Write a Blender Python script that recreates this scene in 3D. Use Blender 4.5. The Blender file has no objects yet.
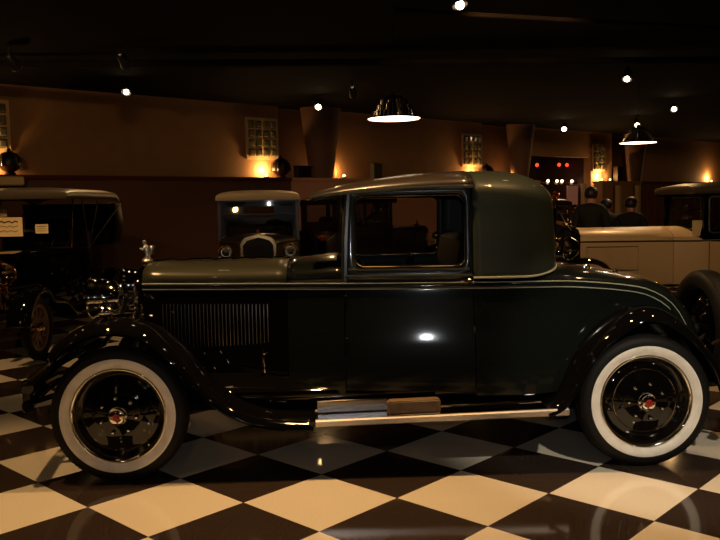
import bpy, math, random
from mathutils import Vector, Matrix
random.seed(7)
S = bpy.context.scene
COL = S.collection
PI = math.pi
def R(d): return math.radians(d)
def sn(a): return max(0., math.sin(a))

# ------------------------------------------------------------------ materials
def mat(name, base, rough=.5, metal=0., coat=0., noise=None, emit=None, estr=0., spec=.5, bump=None, coatr=.03):
    m = bpy.data.materials.new(name); m.use_nodes = True
    nt = m.node_tree; b = nt.nodes['Principled BSDF']
    b.inputs['Base Color'].default_value = (*base, 1)
    b.inputs['Roughness'].default_value = rough
    b.inputs['Metallic'].default_value = metal
    b.inputs['Coat Weight'].default_value = coat
    b.inputs['Coat Roughness'].default_value = coatr
    b.inputs['Specular IOR Level'].default_value = spec
    if emit:
        b.inputs['Emission Color'].default_value = (*emit, 1)
        b.inputs['Emission Strength'].default_value = estr
    if noise:                                    # (scale, other colour, low, high)
        tc = nt.nodes.new('ShaderNodeTexCoord'); n = nt.nodes.new('ShaderNodeTexNoise')
        n.inputs['Scale'].default_value = noise[0]; n.inputs['Detail'].default_value = 5
        r = nt.nodes.new('ShaderNodeValToRGB')
        r.color_ramp.elements[0].position = noise[2]; r.color_ramp.elements[1].position = noise[3]
        r.color_ramp.elements[0].color = (*base, 1); r.color_ramp.elements[1].color = (*noise[1], 1)
        nt.links.new(tc.outputs['Object'], n.inputs['Vector'])
        nt.links.new(n.outputs['Fac'], r.inputs['Fac']); nt.links.new(r.outputs['Color'], b.inputs['Base Color'])
    if bump:                                     # (scale, strength)
        tc = nt.nodes.new('ShaderNodeTexCoord'); n = nt.nodes.new('ShaderNodeTexNoise')
        n.inputs['Scale'].default_value = bump[0]; n.inputs['Detail'].default_value = 4
        bp = nt.nodes.new('ShaderNodeBump'); bp.inputs['Strength'].default_value = bump[1]
        nt.links.new(tc.outputs['Object'], n.inputs['Vector'])
        nt.links.new(n.outputs['Fac'], bp.inputs['Height']); nt.links.new(bp.outputs['Normal'], b.inputs['Normal'])
    return m
def glass_mat(name, tint=(.8, .8, .78)):
    m = bpy.data.materials.new(name); m.use_nodes = True; nt = m.node_tree
    for n in list(nt.nodes): nt.nodes.remove(n)
    o = nt.nodes.new('ShaderNodeOutputMaterial'); mx = nt.nodes.new('ShaderNodeMixShader')
    t = nt.nodes.new('ShaderNodeBsdfTransparent'); g = nt.nodes.new('ShaderNodeBsdfGlossy'); f = nt.nodes.new('ShaderNodeFresnel')
    f.inputs['IOR'].default_value = 1.45; g.inputs['Roughness'].default_value = .02
    t.inputs['Color'].default_value = (*tint, 1)
    nt.links.new(f.outputs[0], mx.inputs[0]); nt.links.new(t.outputs[0], mx.inputs[1]); nt.links.new(g.outputs[0], mx.inputs[2])
    nt.links.new(mx.outputs[0], o.inputs[0]); return m
def emit_mat(name, c, s):
    return mat(name, (.02, .02, .02), emit=c, estr=s)

WARM = (1., .565, .22)
M = dict(
    black=mat('black_gloss_paint', (.0025, .0023, .0022), .4, coat=1., spec=0.),
    green=mat('dark_green_paint', (.0055, .0072, .0063), .3, coat=1., spec=.03, coatr=.07),
    pillar=mat('grey_green_paint', (.026, .032, .030), .25, coat=.6, spec=.3),
    olive=mat('olive_green_hood', (.026, .026, .014), .45, coat=.25, spec=.2, noise=(30, (.024, .025, .0135), .4, .6)),
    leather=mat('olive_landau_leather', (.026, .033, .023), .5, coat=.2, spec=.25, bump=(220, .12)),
    rooftop=mat('brown_roof_fabric', (.022, .015, .010), .32, coat=.12, bump=(260, .08)),
    chrome=mat('chrome', (.82, .80, .77), .07, 1.),
    nickel=mat('nickel', (.60, .52, .42), .11, 1.),
    louver=mat('louver_edge_metal', (.15, .13, .115), .3, 1.),
    stripe=mat('pale_pinstripe', (.34, .36, .28), .3, coat=.5),
    alu=mat('polished_aluminium', (.85, .80, .76), .32, 1., bump=(60, .02)), steel=mat('dull_steel_plate', (.34, .33, .32), .24, 1., bump=(14, .06)),
    brass=mat('brass', (.78, .46, .20), .15, 1.),
    rubber=mat('tyre_rubber', (.006, .0055, .005), .6, spec=.2, bump=(90, .1)),
    white=mat('whitewall_rubber', (.84, .79, .70), .5, noise=(14, (.70, .66, .58), .35, .7)),
    red=mat('red_enamel', (.28, .010, .008), .25, coat=.6),
    dark=mat('dark_chassis', (.006, .0055, .005), .5, spec=.15),
    hide=mat('brown_upholstery', (.016, .008, .005), .6, spec=.12, bump=(60, .15)),
    tan=mat('tan_rubber_box', (.20, .12, .055), .55, noise=(18, (.13, .075, .035), .35, .7)),
    glass=glass_mat('window_glass'),
    lens=glass_mat('lamp_lens', (.9, .82, .66)),
    wood=mat('varnished_wood', (.09, .045, .018), .4, noise=(24, (.06, .03, .012), .4, .6)),
    rimred=mat('reddish_spoke_paint', (.07, .016, .010), .4, coat=.3),
    darkred=mat('dark_maroon_paint', (.012, .005, .004), .3, coat=.5),
    cream=mat('cream_paint', (.58, .42, .24), .38, coat=.18),
    creamtop=mat('cream_fabric', (.50, .40, .26), .6, bump=(120, .1)),
    canvas=mat('grey_canvas', (.085, .070, .052), .42, bump=(90, .15)),
    mid=mat('brown_car_paint', (.036, .021, .009), .3, coat=.6),
    card=mat('cream_card', (.78, .62, .36), .6), ink=mat('brown_ink', (.10, .05, .02), .7),
    skin=mat('skin', (.42, .22, .14), .55), cloth=mat('dark_cloth', (.0035, .003, .0032), .8, bump=(80, .2)),
    cloth2=mat('dark_brown_cloth', (.006, .004, .0035), .8, bump=(80, .2)),
    hair=mat('dark_hair', (.012, .008, .006), .5), greyhair=mat('grey_hair', (.12, .10, .08), .6),
    fixture=mat('black_fixture', (.010, .009, .008), .5),
    lantern=mat('bronze_lantern', (.020, .012, .007), .35, .5),
    bulb=emit_mat('lit_bulb', (1., .72, .42), 22.), smallbulb=emit_mat('small_lit_bulb', (1., .62, .33), 7.),
    redbulb=emit_mat('red_lit_lamp', (1., .05, .015), 2.2),
    diffuser=emit_mat('lit_diffuser', (1., .70, .42), 9.),
    tanpaint=mat('tan_wheel_paint', (.22, .12, .06), .45, coat=.2),
    backlit=emit_mat('backlit_panel', (1., .35, .20), .10),
)

# ------------------------------------------------------------------ mesh helpers
class MB:
    def __init__(s): s.v = []; s.f = []; s.mi = []; s.cur = 0
    def add(s, vs, fs):
        n = len(s.v); s.v += [tuple(v) for v in vs]
        for f in fs: s.f.append(tuple(i + n for i in f)); s.mi.append(s.cur)
    def box(s, c, d, rz=0, ry=0, bev=0):
        hx, hy, hz = d[0] / 2, d[1] / 2, d[2] / 2
        Mx = Matrix.Translation(c) @ Matrix.Rotation(rz, 4, 'Z') @ Matrix.Rotation(ry, 4, 'Y')
        if bev <= 0:
            vs = [Mx @ Vector((x * hx, y * hy, z * hz)) for z in (-1, 1) for x, y in ((-1, -1), (1, -1), (1, 1), (-1, 1))]
            s.add(vs, [(0, 3, 2, 1), (4, 5, 6, 7), (0, 1, 5, 4), (1, 2, 6, 5), (2, 3, 7, 6), (3, 0, 4, 7)])
        else:
            b = min(bev, hx * .9, hy * .9, hz * .9); secs = []
            for z, k in ((-hz, b), (-hz + b, 0), (hz - b, 0), (hz, b)):
                X, Y = hx - k, hy - k
                r = [(X - b, -Y), (X, -Y + b), (X, Y - b), (X - b, Y), (-X + b, Y), (-X, Y - b), (-X, -Y + b), (-X + b, -Y)]
                secs.append([Mx @ Vector((p[0], p[1], z)) for p in r])
            s.loft(secs, True, True, True)
    def loft(s, secs, closed=False, cap0=False, cap1=False):
        n = len(secs[0]); base = len(s.v); vs = [p for sec in secs for p in sec]; fs = []
        m = n if closed else n - 1
        for i in range(len(secs) - 1):
            for j in range(m):
                a, b = i * n + j, i * n + (j + 1) % n
                fs.append((a, b, b + n, a + n))
        if cap0: fs.append(tuple(range(n))[::-1])
        if cap1: fs.append(tuple((len(secs) - 1) * n + j for j in range(n)))
        s.add(vs, fs)
    def tube(s, pts, r, seg=8, closed=False, caps=True):
        pts = [Vector(p) for p in pts]; n = len(pts); secs = []; up = None
        for i, p in enumerate(pts):
            a = pts[i - 1] if (i > 0 or closed) else p; b = pts[(i + 1) % n] if (i < n - 1 or closed) else p
            t = (b - a).normalized()
            if up is None:
                up = Vector((0, 0, 1)) if abs(t.z) < .9 else Vector((1, 0, 0))
            up = (up - t * up.dot(t)).normalized(); sd = t.cross(up)
            rr = r[i] if isinstance(r, (list, tuple)) else r
            secs.append([p + (up * math.cos(2 * PI * k / seg) + sd * math.sin(2 * PI * k / seg)) * rr for k in range(seg)])
        if closed: secs.append(secs[0])
        s.loft(secs, True, caps and not closed, caps and not closed)
    def lathe(s, prof, c=(0, 0, 0), axis='y', seg=32, sgn=1, cap=False):
        """prof: list of (radius, along)"""
        secs = []
        for r, a in prof:
            ring = []
            for k in range(seg):
                t = 2 * PI * k / seg; u, w = r * math.cos(t), r * math.sin(t); a2 = a * sgn
                q = {'y': (u, a2, w), 'x': (a2, u, w), 'z': (u, w, a2)}[axis]
                ring.append(Vector(c) + Vector(q))
            secs.append(ring)
        s.loft(secs, True, cap and prof[0][0] > 1e-4, cap and prof[-1][0] > 1e-4)
    def prism(s, poly, y0, y1):
        """polygon of (x, z) pushed along y"""
        s.loft([[(x, y0, z) for x, z in poly], [(x, y1, z) for x, z in poly]], True, True, True)
    def obj(s, name, m, parent=None, loc=None, smooth=35, solid=0, kind=None, bevel=0, offset=0):
        me = bpy.data.meshes.new(name); me.from_pydata(s.v, [], s.f)
        for mm in (m if isinstance(m, (list, tuple)) else [m]): me.materials.append(mm)
        for p, i in zip(me.polygons, s.mi): p.material_index = i; p.use_smooth = smooth > 0
        me.update()
        import bmesh
        bm = bmesh.new(); bm.from_mesh(me); bmesh.ops.remove_doubles(bm, verts=bm.verts, dist=1e-5)
        bmesh.ops.recalc_face_normals(bm, faces=bm.faces); bm.to_mesh(me); bm.free()
        if smooth > 0: me.set_sharp_from_angle(angle=R(smooth))
        o = bpy.data.objects.new(name, me); COL.objects.link(o)
        if parent: o.parent = parent
        if loc: o.location = loc
        if solid:
            md = o.modifiers.new('thick', 'SOLIDIFY'); md.thickness = solid; md.offset = offset
        if bevel:
            md = o.modifiers.new('edge', 'BEVEL'); md.width = bevel; md.segments = 2; md.limit_method = 'ANGLE'
        if kind: o['kind'] = kind
        return o
def empty(name, label, cat, loc=(0, 0, 0), rz=0, group=None):
    o = bpy.data.objects.new(name, None); COL.objects.link(o); o.location = loc; o.rotation_euler = (0, 0, rz)
    o['label'] = label; o['category'] = cat
    if group: o['group'] = group
    return o
def tag(o, label, cat, group=None):
    o['label'] = label; o['category'] = cat
    if group: o['group'] = group
    return o
def interp(tab):
    def f(x):
        if x <= tab[0][0]: return tab[0][1]
        for i in range(len(tab) - 1):
            a, b = tab[i], tab[i + 1]
            if x <= b[0]:
                # Catmull-Rom style cubic
                h = b[0] - a[0]; t = (x - a[0]) / h
                m = (b[1] - a[1]) / h
                ma = m if i == 0 else ((b[1] - tab[i - 1][1]) / (b[0] - tab[i - 1][0]))
                mb = m if i + 2 >= len(tab) else ((tab[i + 2][1] - a[1]) / (tab[i + 2][0] - a[0]))
                return (2*t**3 - 3*t*t + 1) * a[1] + (t**3 - 2*t*t + t) * h * ma + (-2*t**3 + 3*t*t) * b[1] + (t**3 - t*t) * h * mb
        return tab[-1][1]
    return f
def span(a, b, n): return [a + (b - a) * i / (n - 1) for i in range(n)]
def smoothpath(pts, n):
    """Catmull-Rom through 2-D or 3-D points"""
    P = [Vector(p) for p in pts]; out = []
    for i in range(len(P) - 1):
        p0 = P[i - 1] if i else P[i] * 2 - P[i + 1]; p1, p2 = P[i], P[i + 1]
        p3 = P[i + 2] if i + 2 < len(P) else p2 * 2 - p1
        for k in range(n):
            t = k / n
            out.append(.5 * (2 * p1 + (p2 - p0) * t + (2 * p0 - 5 * p1 + 4 * p2 - p3) * t * t + (3 * p1 - p0 - 3 * p2 + p3) * t ** 3))
    out.append(P[-1]); return out
def rrect(x0, x1, z0, z1, r, n=7):
    out = []
    for cx, cz, a0 in ((x1 - r, z1 - r, 0), (x0 + r, z1 - r, 90), (x0 + r, z0 + r, 180), (x1 - r, z0 + r, 270)):
        for k in range(n):
            a = R(a0 + 90 * k / (n - 1)); out.append((cx + r * math.cos(a), cz + r * math.sin(a)))
    return out

# ------------------------------------------------------------------ camera (1.65 m above the floor, a slight roll)
cam = bpy.data.cameras.new('camera'); camo = bpy.data.objects.new('camera', cam); COL.objects.link(camo)
pit, rol, EYE = .0813988, .0180860, 1.6497
fwd = Vector((0, math.cos(pit), -math.sin(pit))); rt = Vector((1, 0, 0)); dn = fwd.cross(rt)
r2 = rt * math.cos(rol) + dn * math.sin(rol); d2 = -rt * math.sin(rol) + dn * math.cos(rol)
camo.matrix_world = Matrix(((r2.x, -d2.x, -fwd.x, 0), (r2.y, -d2.y, -fwd.y, 0), (r2.z, -d2.z, -fwd.z, EYE), (0, 0, 0, 1)))
cam.sensor_width = 36; cam.lens = 795.85 / 720 * 36; cam.clip_start = .05
S.camera = camo

# ------------------------------------------------------------------ the room
def floor_mat():
    m = bpy.data.materials.new('checkered_stone_floor'); m.use_nodes = True; nt = m.node_tree; L = nt.links
    b = nt.nodes['Principled BSDF']
    g = nt.nodes.new('ShaderNodeNewGeometry'); mp = nt.nodes.new('ShaderNodeMapping')
    # world -> tile coordinates: 24-inch tiles turned 46.9 degrees
    yaw, s, cx, cy = .8180686, .61, -4.43388, -5.67339
    mp.vector_type = 'POINT'
    mp.inputs['Scale'].default_value = (1 / s, 1 / s, 1); mp.inputs['Rotation'].default_value = (0, 0, -yaw)
    mp.inputs['Location'].default_value = (cx, cy, 0)
    L.new(g.outputs['Position'], mp.inputs['Vector'])
    sp = nt.nodes.new('ShaderNodeSeparateXYZ'); L.new(mp.outputs[0], sp.inputs[0])
    def math_(op, a, bb=None, v=None):
        n = nt.nodes.new('ShaderNodeMath'); n.operation = op; L.new(a, n.inputs[0])
        if bb is not None: L.new(bb, n.inputs[1])
        if v is not None: n.inputs[1].default_value = v
        return n.outputs[0]
    fx, fy = math_('FLOOR', sp.outputs[0]), math_('FLOOR', sp.outputs[1])
    par = math_('FLOORED_MODULO', math_('ADD', fx, fy), v=2.)
    def noise(sc, det=6):
        n = nt.nodes.new('ShaderNodeTexNoise'); n.inputs['Scale'].default_value = sc; n.inputs['Detail'].default_value = det
        L.new(mp.outputs[0], n.inputs['Vector']); return n.outputs['Fac']
    def ramp(f, p0, c0, p1, c1):
        r = nt.nodes.new('ShaderNodeValToRGB'); e = r.color_ramp.elements
        e[0].position = p0; e[1].position = p1; e[0].color = (*c0, 1); e[1].color = (*c1, 1)
        L.new(f, r.inputs[0]); return r.outputs[0]
    wh = ramp(noise(60), .3, (.60, .55, .46), .72, (.68, .63, .53))
    bl = ramp(noise(75, 3), .45, (.012, .009, .008), .68, (.085, .058, .044))
    mx = nt.nodes.new('ShaderNodeMix'); mx.data_type = 'RGBA'
    L.new(par, mx.inputs['Factor']); L.new(bl, mx.inputs[6]); L.new(wh, mx.inputs[7])
    # thin grout
    def edge(o):
        fr = math_('FRACT', o); d = math_('ABSOLUTE', math_('SUBTRACT', fr, v=.5)); return math_('GREATER_THAN', d, v=.4965)
    ge = math_('MAXIMUM', edge(sp.outputs[0]), edge(sp.outputs[1]))
    m2 = nt.nodes.new('ShaderNodeMix'); m2.data_type = 'RGBA'; L.new(ge, m2.inputs['Factor']); L.new(mx.outputs[2], m2.inputs[6])
    m2.inputs[7].default_value = (.03, .02, .014, 1)
    L.new(m2.outputs[2], b.inputs['Base Color'])
    rg = nt.nodes.new('ShaderNodeMapRange'); L.new(noise(3), rg.inputs[0]); rg.inputs[3].default_value = .055; rg.inputs[4].default_value = .10
    L.new(rg.outputs[0], b.inputs['Roughness'])
    return m
A = R(40.9); WD = Vector((math.cos(A), math.sin(A), 0)); WN = Vector((math.sin(A), -math.cos(A), 0)); W0 = Vector((-5.8, 13.14, 0))
def wp(t, d=0, z=0): return W0 + WD * t + WN * d + Vector((0, 0, z))         # a place along the back wall, d metres into the room
CEIL = 3.72
def wallbox(mb, t0, t1, d0, d1, z0, z1):
    p = [wp(t0, d0), wp(t1, d0), wp(t1, d1), wp(t0, d1)]
    mb.loft([[(q.x, q.y, z0) for q in p], [(q.x, q.y, z1) for q in p]], True, True, True)
plaster = mat('tan_plaster', (.36, .195, .088), .8, noise=(3.2, (.33, .175, .078), .35, .65), bump=(120, .08))
brownwall = mat('dark_brown_wall', (.14, .062, .028), .75, bump=(80, .06))
pinkwall = mat('pink_beige_wall', (.60, .30, .20), .8, bump=(90, .06))
redbrown = mat('red_brown_wall', (.16, .065, .030), .8, bump=(90, .06))
trimred = mat('dark_red_trim', (.10, .012, .008), .5)
ceilm = mat('black_ceiling', (.0032, .0025, .0021), .9, spec=.05, noise=(1.1, (.0046, .0033, .0027), .4, .65))
ductm = mat('dark_duct', (.011, .008, .006), .85, spec=.1, noise=(2.5, (.018, .012, .008), .4, .65))
roomw = mat('dim_brown_wall', (.12, .07, .045), .8)

f = MB(); f.add([(-12.8, -9, 0), (18, -9, 0), (18, 34.2, 0), (-12.8, 7.3, 0)], [(0, 1, 2, 3)]); f.obj('floor', floor_mat(), kind='structure', smooth=0)
c = MB(); c.add([(-12.8, -9, CEIL), (18, -9, CEIL), (18, 34.2, CEIL), (-12.8, 7.3, CEIL)], [(0, 3, 2, 1)]); CEILING = c.obj('ceiling', ceilm, kind='structure', smooth=0)
for nm, p, d in (('wall_front', (2.6, -9.1, CEIL / 2), (31, .2, CEIL)), ('wall_left', (-12.9, -.8, CEIL / 2), (.2, 16.4, CEIL)), ('wall_right', (18.1, 12.5, CEIL / 2), (.2, 43.4, CEIL))):
    b = MB(); b.box(p, d); b.obj(nm, roomw, kind='structure', smooth=0)
# upper back wall: plaster bays with recesses between them
up = MB()
for t0, t1, z0 in ((-9.4, 5.5, 0), (7.0, 11.95, 0), (14.0, 17.0, 2.95), (17.0, 18.15, 0), (19.75, 31.6, 0)):
    wallbox(up, t0, t1, -.25, 0, z0, CEIL)
up.obj('wall_back', plaster, kind='structure', smooth=0)
rc = MB()
for t0, t1 in ((5.5, 7.0), (11.95, 14.0), (18.15, 19.75)): wallbox(rc, t0, t1, -.55, -.30, 0, CEIL)
for t in (5.5, 7.0, 11.95, 18.15, 19.75): wallbox(rc, t - .01, t + .01, -.30, -.252, 0, CEIL)
rc.obj('wall_back_recess', redbrown, kind='structure', smooth=0)
lw = MB(); wallbox(lw, -9.4, 5.5, .10, .40, 0, 2.17); lw.obj('wall_back_low_brown', brownwall, kind='structure', smooth=0)
lw = MB(); wallbox(lw, 5.5, 13.9, .10, .40, 0, 2.17); lw.obj('wall_back_low_pink', pinkwall, kind='structure', smooth=0)
lw = MB(); wallbox(lw, 17.0, 19.2, .10, .40, 0, 2.17); lw.obj('wall_back_low_tan', plaster, kind='structure', smooth=0)
lw = MB(); wallbox(lw, 19.2, 31.6, .10, .40, 0, 2.17)
for k in range(14): wallbox(lw, 19.6 + k * .45, 19.64 + k * .45, .40, .43, 0, 2.1)
lw.obj('wall_back_low_right', redbrown, kind='structure', smooth=0)
for i, (t0, t1, m_) in enumerate(((-9.4, 5.5, trimred), (5.5, 13.9, pinkwall), (17.0, 19.2, plaster), (19.2, 31.6, trimred))):
    b = MB(); wallbox(b, t0, t1, .06, .44, 2.17, 2.235); b.obj('trim_%d' % (i + 1), m_, kind='structure', smooth=0)
# bar recess under the third bay
br = MB(); wallbox(br, 13.9, 17.1, -2.2, -2.0, 0, CEIL); wallbox(br, 13.8, 14.0, -2.0, -.55, 0, CEIL); wallbox(br, 17.0, 17.2, -2.0, -.25, 0, CEIL)
br.obj('wall_bar', mat('bar_wall', (.035, .014, .010), .7), kind='structure', smooth=0)
# tapered pylons, wider at the top, standing in front of the recesses
colm = mat('brown_pylon_plaster', (.13, .062, .034), .7, bump=(70, .1))
for i, t in enumerate((6.50, 13.35, 19.2)):
    b = MB(); secs = []
    for z, hw_ in ((0, .20), (2.2, .28), (CEIL, .50)):
        secs.append([wp(t + hw_ * math.cos(a), .12 + hw_ * .8 * math.sin(a), z) for a in span(-.1, PI + .1, 14)])
    b.loft(secs, True, True, True); b.obj('column_%d' % (i + 1), colm, kind='structure')
# glass block windows
gb = mat('glass_block', (.20, .17, .10), .18, coat=.6, noise=(9, (.10, .09, .05), .4, .62), bump=(16, .5))
mort = mat('window_mortar', (.74, .52, .27), .8)
def glass_blocks(name, t0, t1, z0, z1, nx, nz):
    fr = MB(); wallbox(fr, t0 - .04, t1 + .04, 0, .03, z0 - .04, z1 + .04)
    o = fr.obj(name, mort, kind='structure', smooth=0)
    bl = MB(); w, hh = (t1 - t0) / nx, (z1 - z0) / nz
    for i in range(nx):
        for j in range(nz):
            cen = (t0 + (i + .5) * w, z0 + (j + .5) * hh); secs = []
            for k, d in ((.415, .03), (.37, .055), (.24, .065)):
                ring = [(cen[0] + sx * w * k, cen[1] + sz * hh * k) for sx, sz in ((-1, -1), (1, -1), (1, 1), (-1, 1))]
                secs.append([wp(tt, d, zz) for tt, zz in ring])
            bl.loft(secs, True, False, True)
    bl.obj('glass_blocks', gb, o, smooth=0)
glass_blocks('window_1', -.62, .08, 2.66, 3.42, 4, 4)
glass_blocks('window_2', 4.72, 5.42, 2.66, 3.42, 4, 4)
glass_blocks('window_3', 11.2, 11.9, 2.62, 3.38, 4, 4)
glass_blocks('window_4', 17.1, 17.7, 2.58, 3.34, 3, 4)
# ceiling ducts and joists
b = MB(); b.box((2, 6.6, 3.66), (29, .12, .10), R(5)); b.obj('ceiling_beam', ductm, kind='structure', smooth=0)
b = MB(); b.tube([(-12, 10.4, 3.62), (17.5, 12.4, 3.62)], .05, 12); b.obj('ceiling_beam', ductm, kind='structure')
b = MB(); b.tube([(.4, 8.2, 3.6), (8.4, 10.6, 3.6)], .025, 8); b.obj('ceiling_beam', ductm, kind='structure')

# ------------------------------------------------------------------ lights
def point(loc, e, r=.04, col=WARM):
    l = bpy.data.lights.new('lamp_light', 'POINT'); l.energy = e; l.color = col; l.shadow_soft_size = r
    o = bpy.data.objects.new('lamp_light', l); COL.objects.link(o); o.location = loc; return o
def spot(loc, to, e, ang=70, blend=.6, r=.05, col=WARM):
    l = bpy.data.lights.new('lamp_light', 'SPOT'); l.energy = e; l.color = col; l.shadow_soft_size = r
    l.spot_size = R(ang); l.spot_blend = blend
    o = bpy.data.objects.new('lamp_light', l); COL.objects.link(o); o.location = loc
    o.rotation_euler = (Vector(to) - Vector(loc)).to_track_quat('-Z', 'Y').to_euler(); return o
def ceiling_spot(x, y, z, to, label, e, ang=75, bulb_r=.042, group='ceiling spotlights'):
    """a black can on a stem with a lit bulb showing; the lamp's light leaves just below it"""
    o = empty('ceiling_spotlight', label, 'ceiling light', (x, y, z), 0, group)
    d = (Vector(to) - Vector((x, y, z))).normalized()
    q = d.to_track_quat('-Z', 'Y').to_matrix()
    def L(p): return q @ Vector(p)
    m = MB(); m.tube([L((0, 0, .22)), L((0, 0, .16)), L((0, 0, .02)), L((0, 0, -.005))], [.03, .055, .07, .075], 16, caps=False)
    m.obj('spotlight_can', M['fixture'], o, solid=.004)
    m = MB(); top = L((0, 0, .2)); m.tube([top, (top.x, top.y, CEIL - z)], .012, 8); m.obj('stem', M['fixture'], o)
    m = MB(); m.lathe([(.001, bulb_r)] + [(bulb_r * math.cos(a), bulb_r * math.sin(a)) for a in span(1.2, -1.5, 8)], axis='z', seg=16)
    bo = m.obj('bulb', M['bulb'], o)
    for i, v in enumerate(bo.data.vertices): v.co = L(v.co)
    if e: spot(Vector((x, y, z)) + d * (bulb_r + .02), to, e, ang)
    return o

def unseen_lamp(x, y, to, e, ang, col=WARM):
    """an unseen ceiling lamp; its ring and bulb are added to the ceiling"""
    m = MB(); m.lathe([(.09, -.012), (.10, -.004), (.10, .0), (.065, -.004), (.06, -.01), (.09, -.012)], (x, y, CEIL), 'z', 24); r = m.obj('unseen_lamp_ring', M['fixture'], CEILING)
    m = MB(); m.lathe([(.062, -.006), (.04, -.022), (.001, -.028)], (x, y, CEIL), 'z', 20); m.obj('unseen_lamp_bulb', M['bulb'], r)
    spot((x, y, CEIL - .06), to, e, ang, col=col)

# ------------------------------------------------------------------ the green coupe (x = rearwards from the front axle, y = across, z = up)
TH = math.atan2(4.8150 - 4.6975, 1.73804 + 1.4845)
CO = Vector((-1.4845 - math.sin(TH) * .77, 4.6975 + math.cos(TH) * .77, 0))
car = empty('vintage_coupe', 'dark green vintage coupe with whitewall wheels filling the foreground', 'car', CO, TH)
hw = interp([(.05, .335), (.5, .40), (1.03, .475), (1.39, .545), (1.6, .577), (1.9, .615), (2.2, .645), (2.45, .652), (2.72, .632), (3.0, .58), (3.33, .51), (3.55, .45), (3.72, .38), (3.80, .30)])
flare = interp([(.45, .0885), (.50, .088), (.56, .0868), (.62, .084), (.70, .0772), (.78, .0668), (.825, .0593), (.88, .0490), (.95, .0350), (1.05, .0150), (1.12, .003), (1.16, 0), (2, 0)])
belt = interp([(.05, 1.165), (1.0, 1.16), (2.72, 1.155), (3.01, 1.133), (3.2, 1.108), (3.33, 1.08), (3.45, 1.025), (3.53, .965), (3.60, .88), (3.64, .81), (3.72, .66), (3.80, .58)])
zc = interp([(.05, 1.288), (1.03, 1.290), (1.39, 1.322), (2.0, 1.30), (2.72, 1.240), (2.9, 1.226), (3.215, 1.176), (3.5, 1.112), (3.62, 1.05), (3.70, .98), (3.76, .88), (3.80, .62)])
def side(x, z, s): return Vector((x, s * (hw(x) + flare(z) * min(1, max(0, (x - .2) / 1.0)) * (1 if x < 2.5 else max(.15, 1 - (x - 2.5) / .6))), z))
def side_panel(name, x0, x1, s, m, parent, n=16, zb=.47, top=0, out=0, kind=None, nz=12):
    b = MB(); secs = []
    for x in span(x0, x1, n):
        zt = belt(x) - top; zl = min(zb, zt - .02)
        secs.append([side(x, zl + (zt - zl) * k / nz, s) + Vector((0, s * out, 0)) for k in range(nz + 1)])
    b.loft(secs); return b.obj(name, m, parent, smooth=60)
def crown(name, x0, x1, m, parent, n=14, yk=1., ec=.85, es=.85):
    b = MB(); secs = []
    for x in span(x0, x1, n):
        h_, zb, zt = hw(x) * yk, belt(x), zc(x)
        secs.append([(x, -h_ * math.copysign(abs(math.cos(a)) ** ec, math.cos(a)), zb + (zt - zb) * sn(a) ** es) for a in span(0.0, PI, 25)])
    b.loft(secs); return b.obj(name, m, parent, smooth=50, solid=.006, offset=-1)
# hood
crown('hood_top', .09, 1.028, M['olive'], car, ec=.8, es=.58)  # top panel set lighter and more olive than the cowl
for s in (-1, 1):
    hs = side_panel('hood_side', .09, 1.028, s, M['black'], car, zb=.52)
    b = MB()
    for k in range(29):
        x = .222 + k * (.905 - .222) / 28; y = side(x, .9, s).y + s * .004
        b.tube([(x, y, .755), (x, y + s * .006, .78), (x, y + s * .006, 1.01), (x, y, 1.035)], .0042, 6)
    b.obj('louver_panel', M['louver'], hs)
    b = MB(); y = side(.875, .68, s).y
    b.tube([(.875, y + s * .012, .755), (.873, y + s * .020, .70), (.878, y + s * .014, .60)], [.007, .010, .007], 8); b.lathe([(.001, -.014), (.014, -.01), (.016, 0), (.01, .012), (.001, .014)], (.875, y + s * .018, .73), 'z', 12)
    b.obj('hood_latch', M['nickel'], hs)
b = MB(); b.tube([(.09, 0, 1.292), (.55, 0, 1.293), (1.03, 0, 1.294)], .008, 8)
for x in (.17, .34, .42, .55, .68, .80, .92): b.tube([(x, 0, 1.297), (x + .07, 0, 1.298)], .010, 8)
b.obj('hood_hinge', M['chrome'], car)
# cowl
crown('cowl', 1.034, 1.395, M['green'], car, 8, ec=.8, es=.60)
for s in (-1, 1): side_panel('cowl_side', 1.034, 1.388, s, M['green'], car, 8)
# doors below the belt
for s in (-1, 1):
    d = side_panel('door', 1.395, 2.186, s, M['green'], car, 18, zb=.50, nz=40)
    b = MB(); y = side(2.14, 1.17, s).y
    b.lathe([(.001, -.004), (.016, 0), (.016, .012), (.009, .02), (.008, .035), (.001, .037)], (2.165, y, 1.172), 'y', 14, s)
    b.tube([(2.185, y + s * .036, 1.171), (2.15, y + s * .042, 1.173), (2.10, y + s * .040, 1.176), (2.075, y + s * .034, 1.174)], [.008, .010, .008, .006], 8)
    b.obj('door_handle', M['nickel'], d)
    for z in (.80, 1.06):
        b = MB(); b.box((1.40, side(1.40, z, s).y + s * .008, z), (.022, .018, .06), bev=.005); b.obj('door_hinge', M['green'], d)
    b = MB(); b.box((2.19, side(2.19, .87, s).y - s * .004, .87), (.012, .012, .05), bev=.003); b.obj('door_latch', M['nickel'], d)
# rear quarter side and tail
for s in (-1, 1): side_panel('rear_side', 2.192, 3.80, s, M['green'], car, 34)
crown('rear_deck', 2.60, 3.80, M['green'], car, 30)
b = MB(); secs = []
for k, x in enumerate((3.795, 3.80)):
    secs.append([(x, y * hw(3.8), z) for y, z in ((-1, .47), (1, .47), (1, .60), (-1, .60))])
b.loft(secs, True, True, True); b.obj('tail_pan', M['green'], car)
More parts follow.
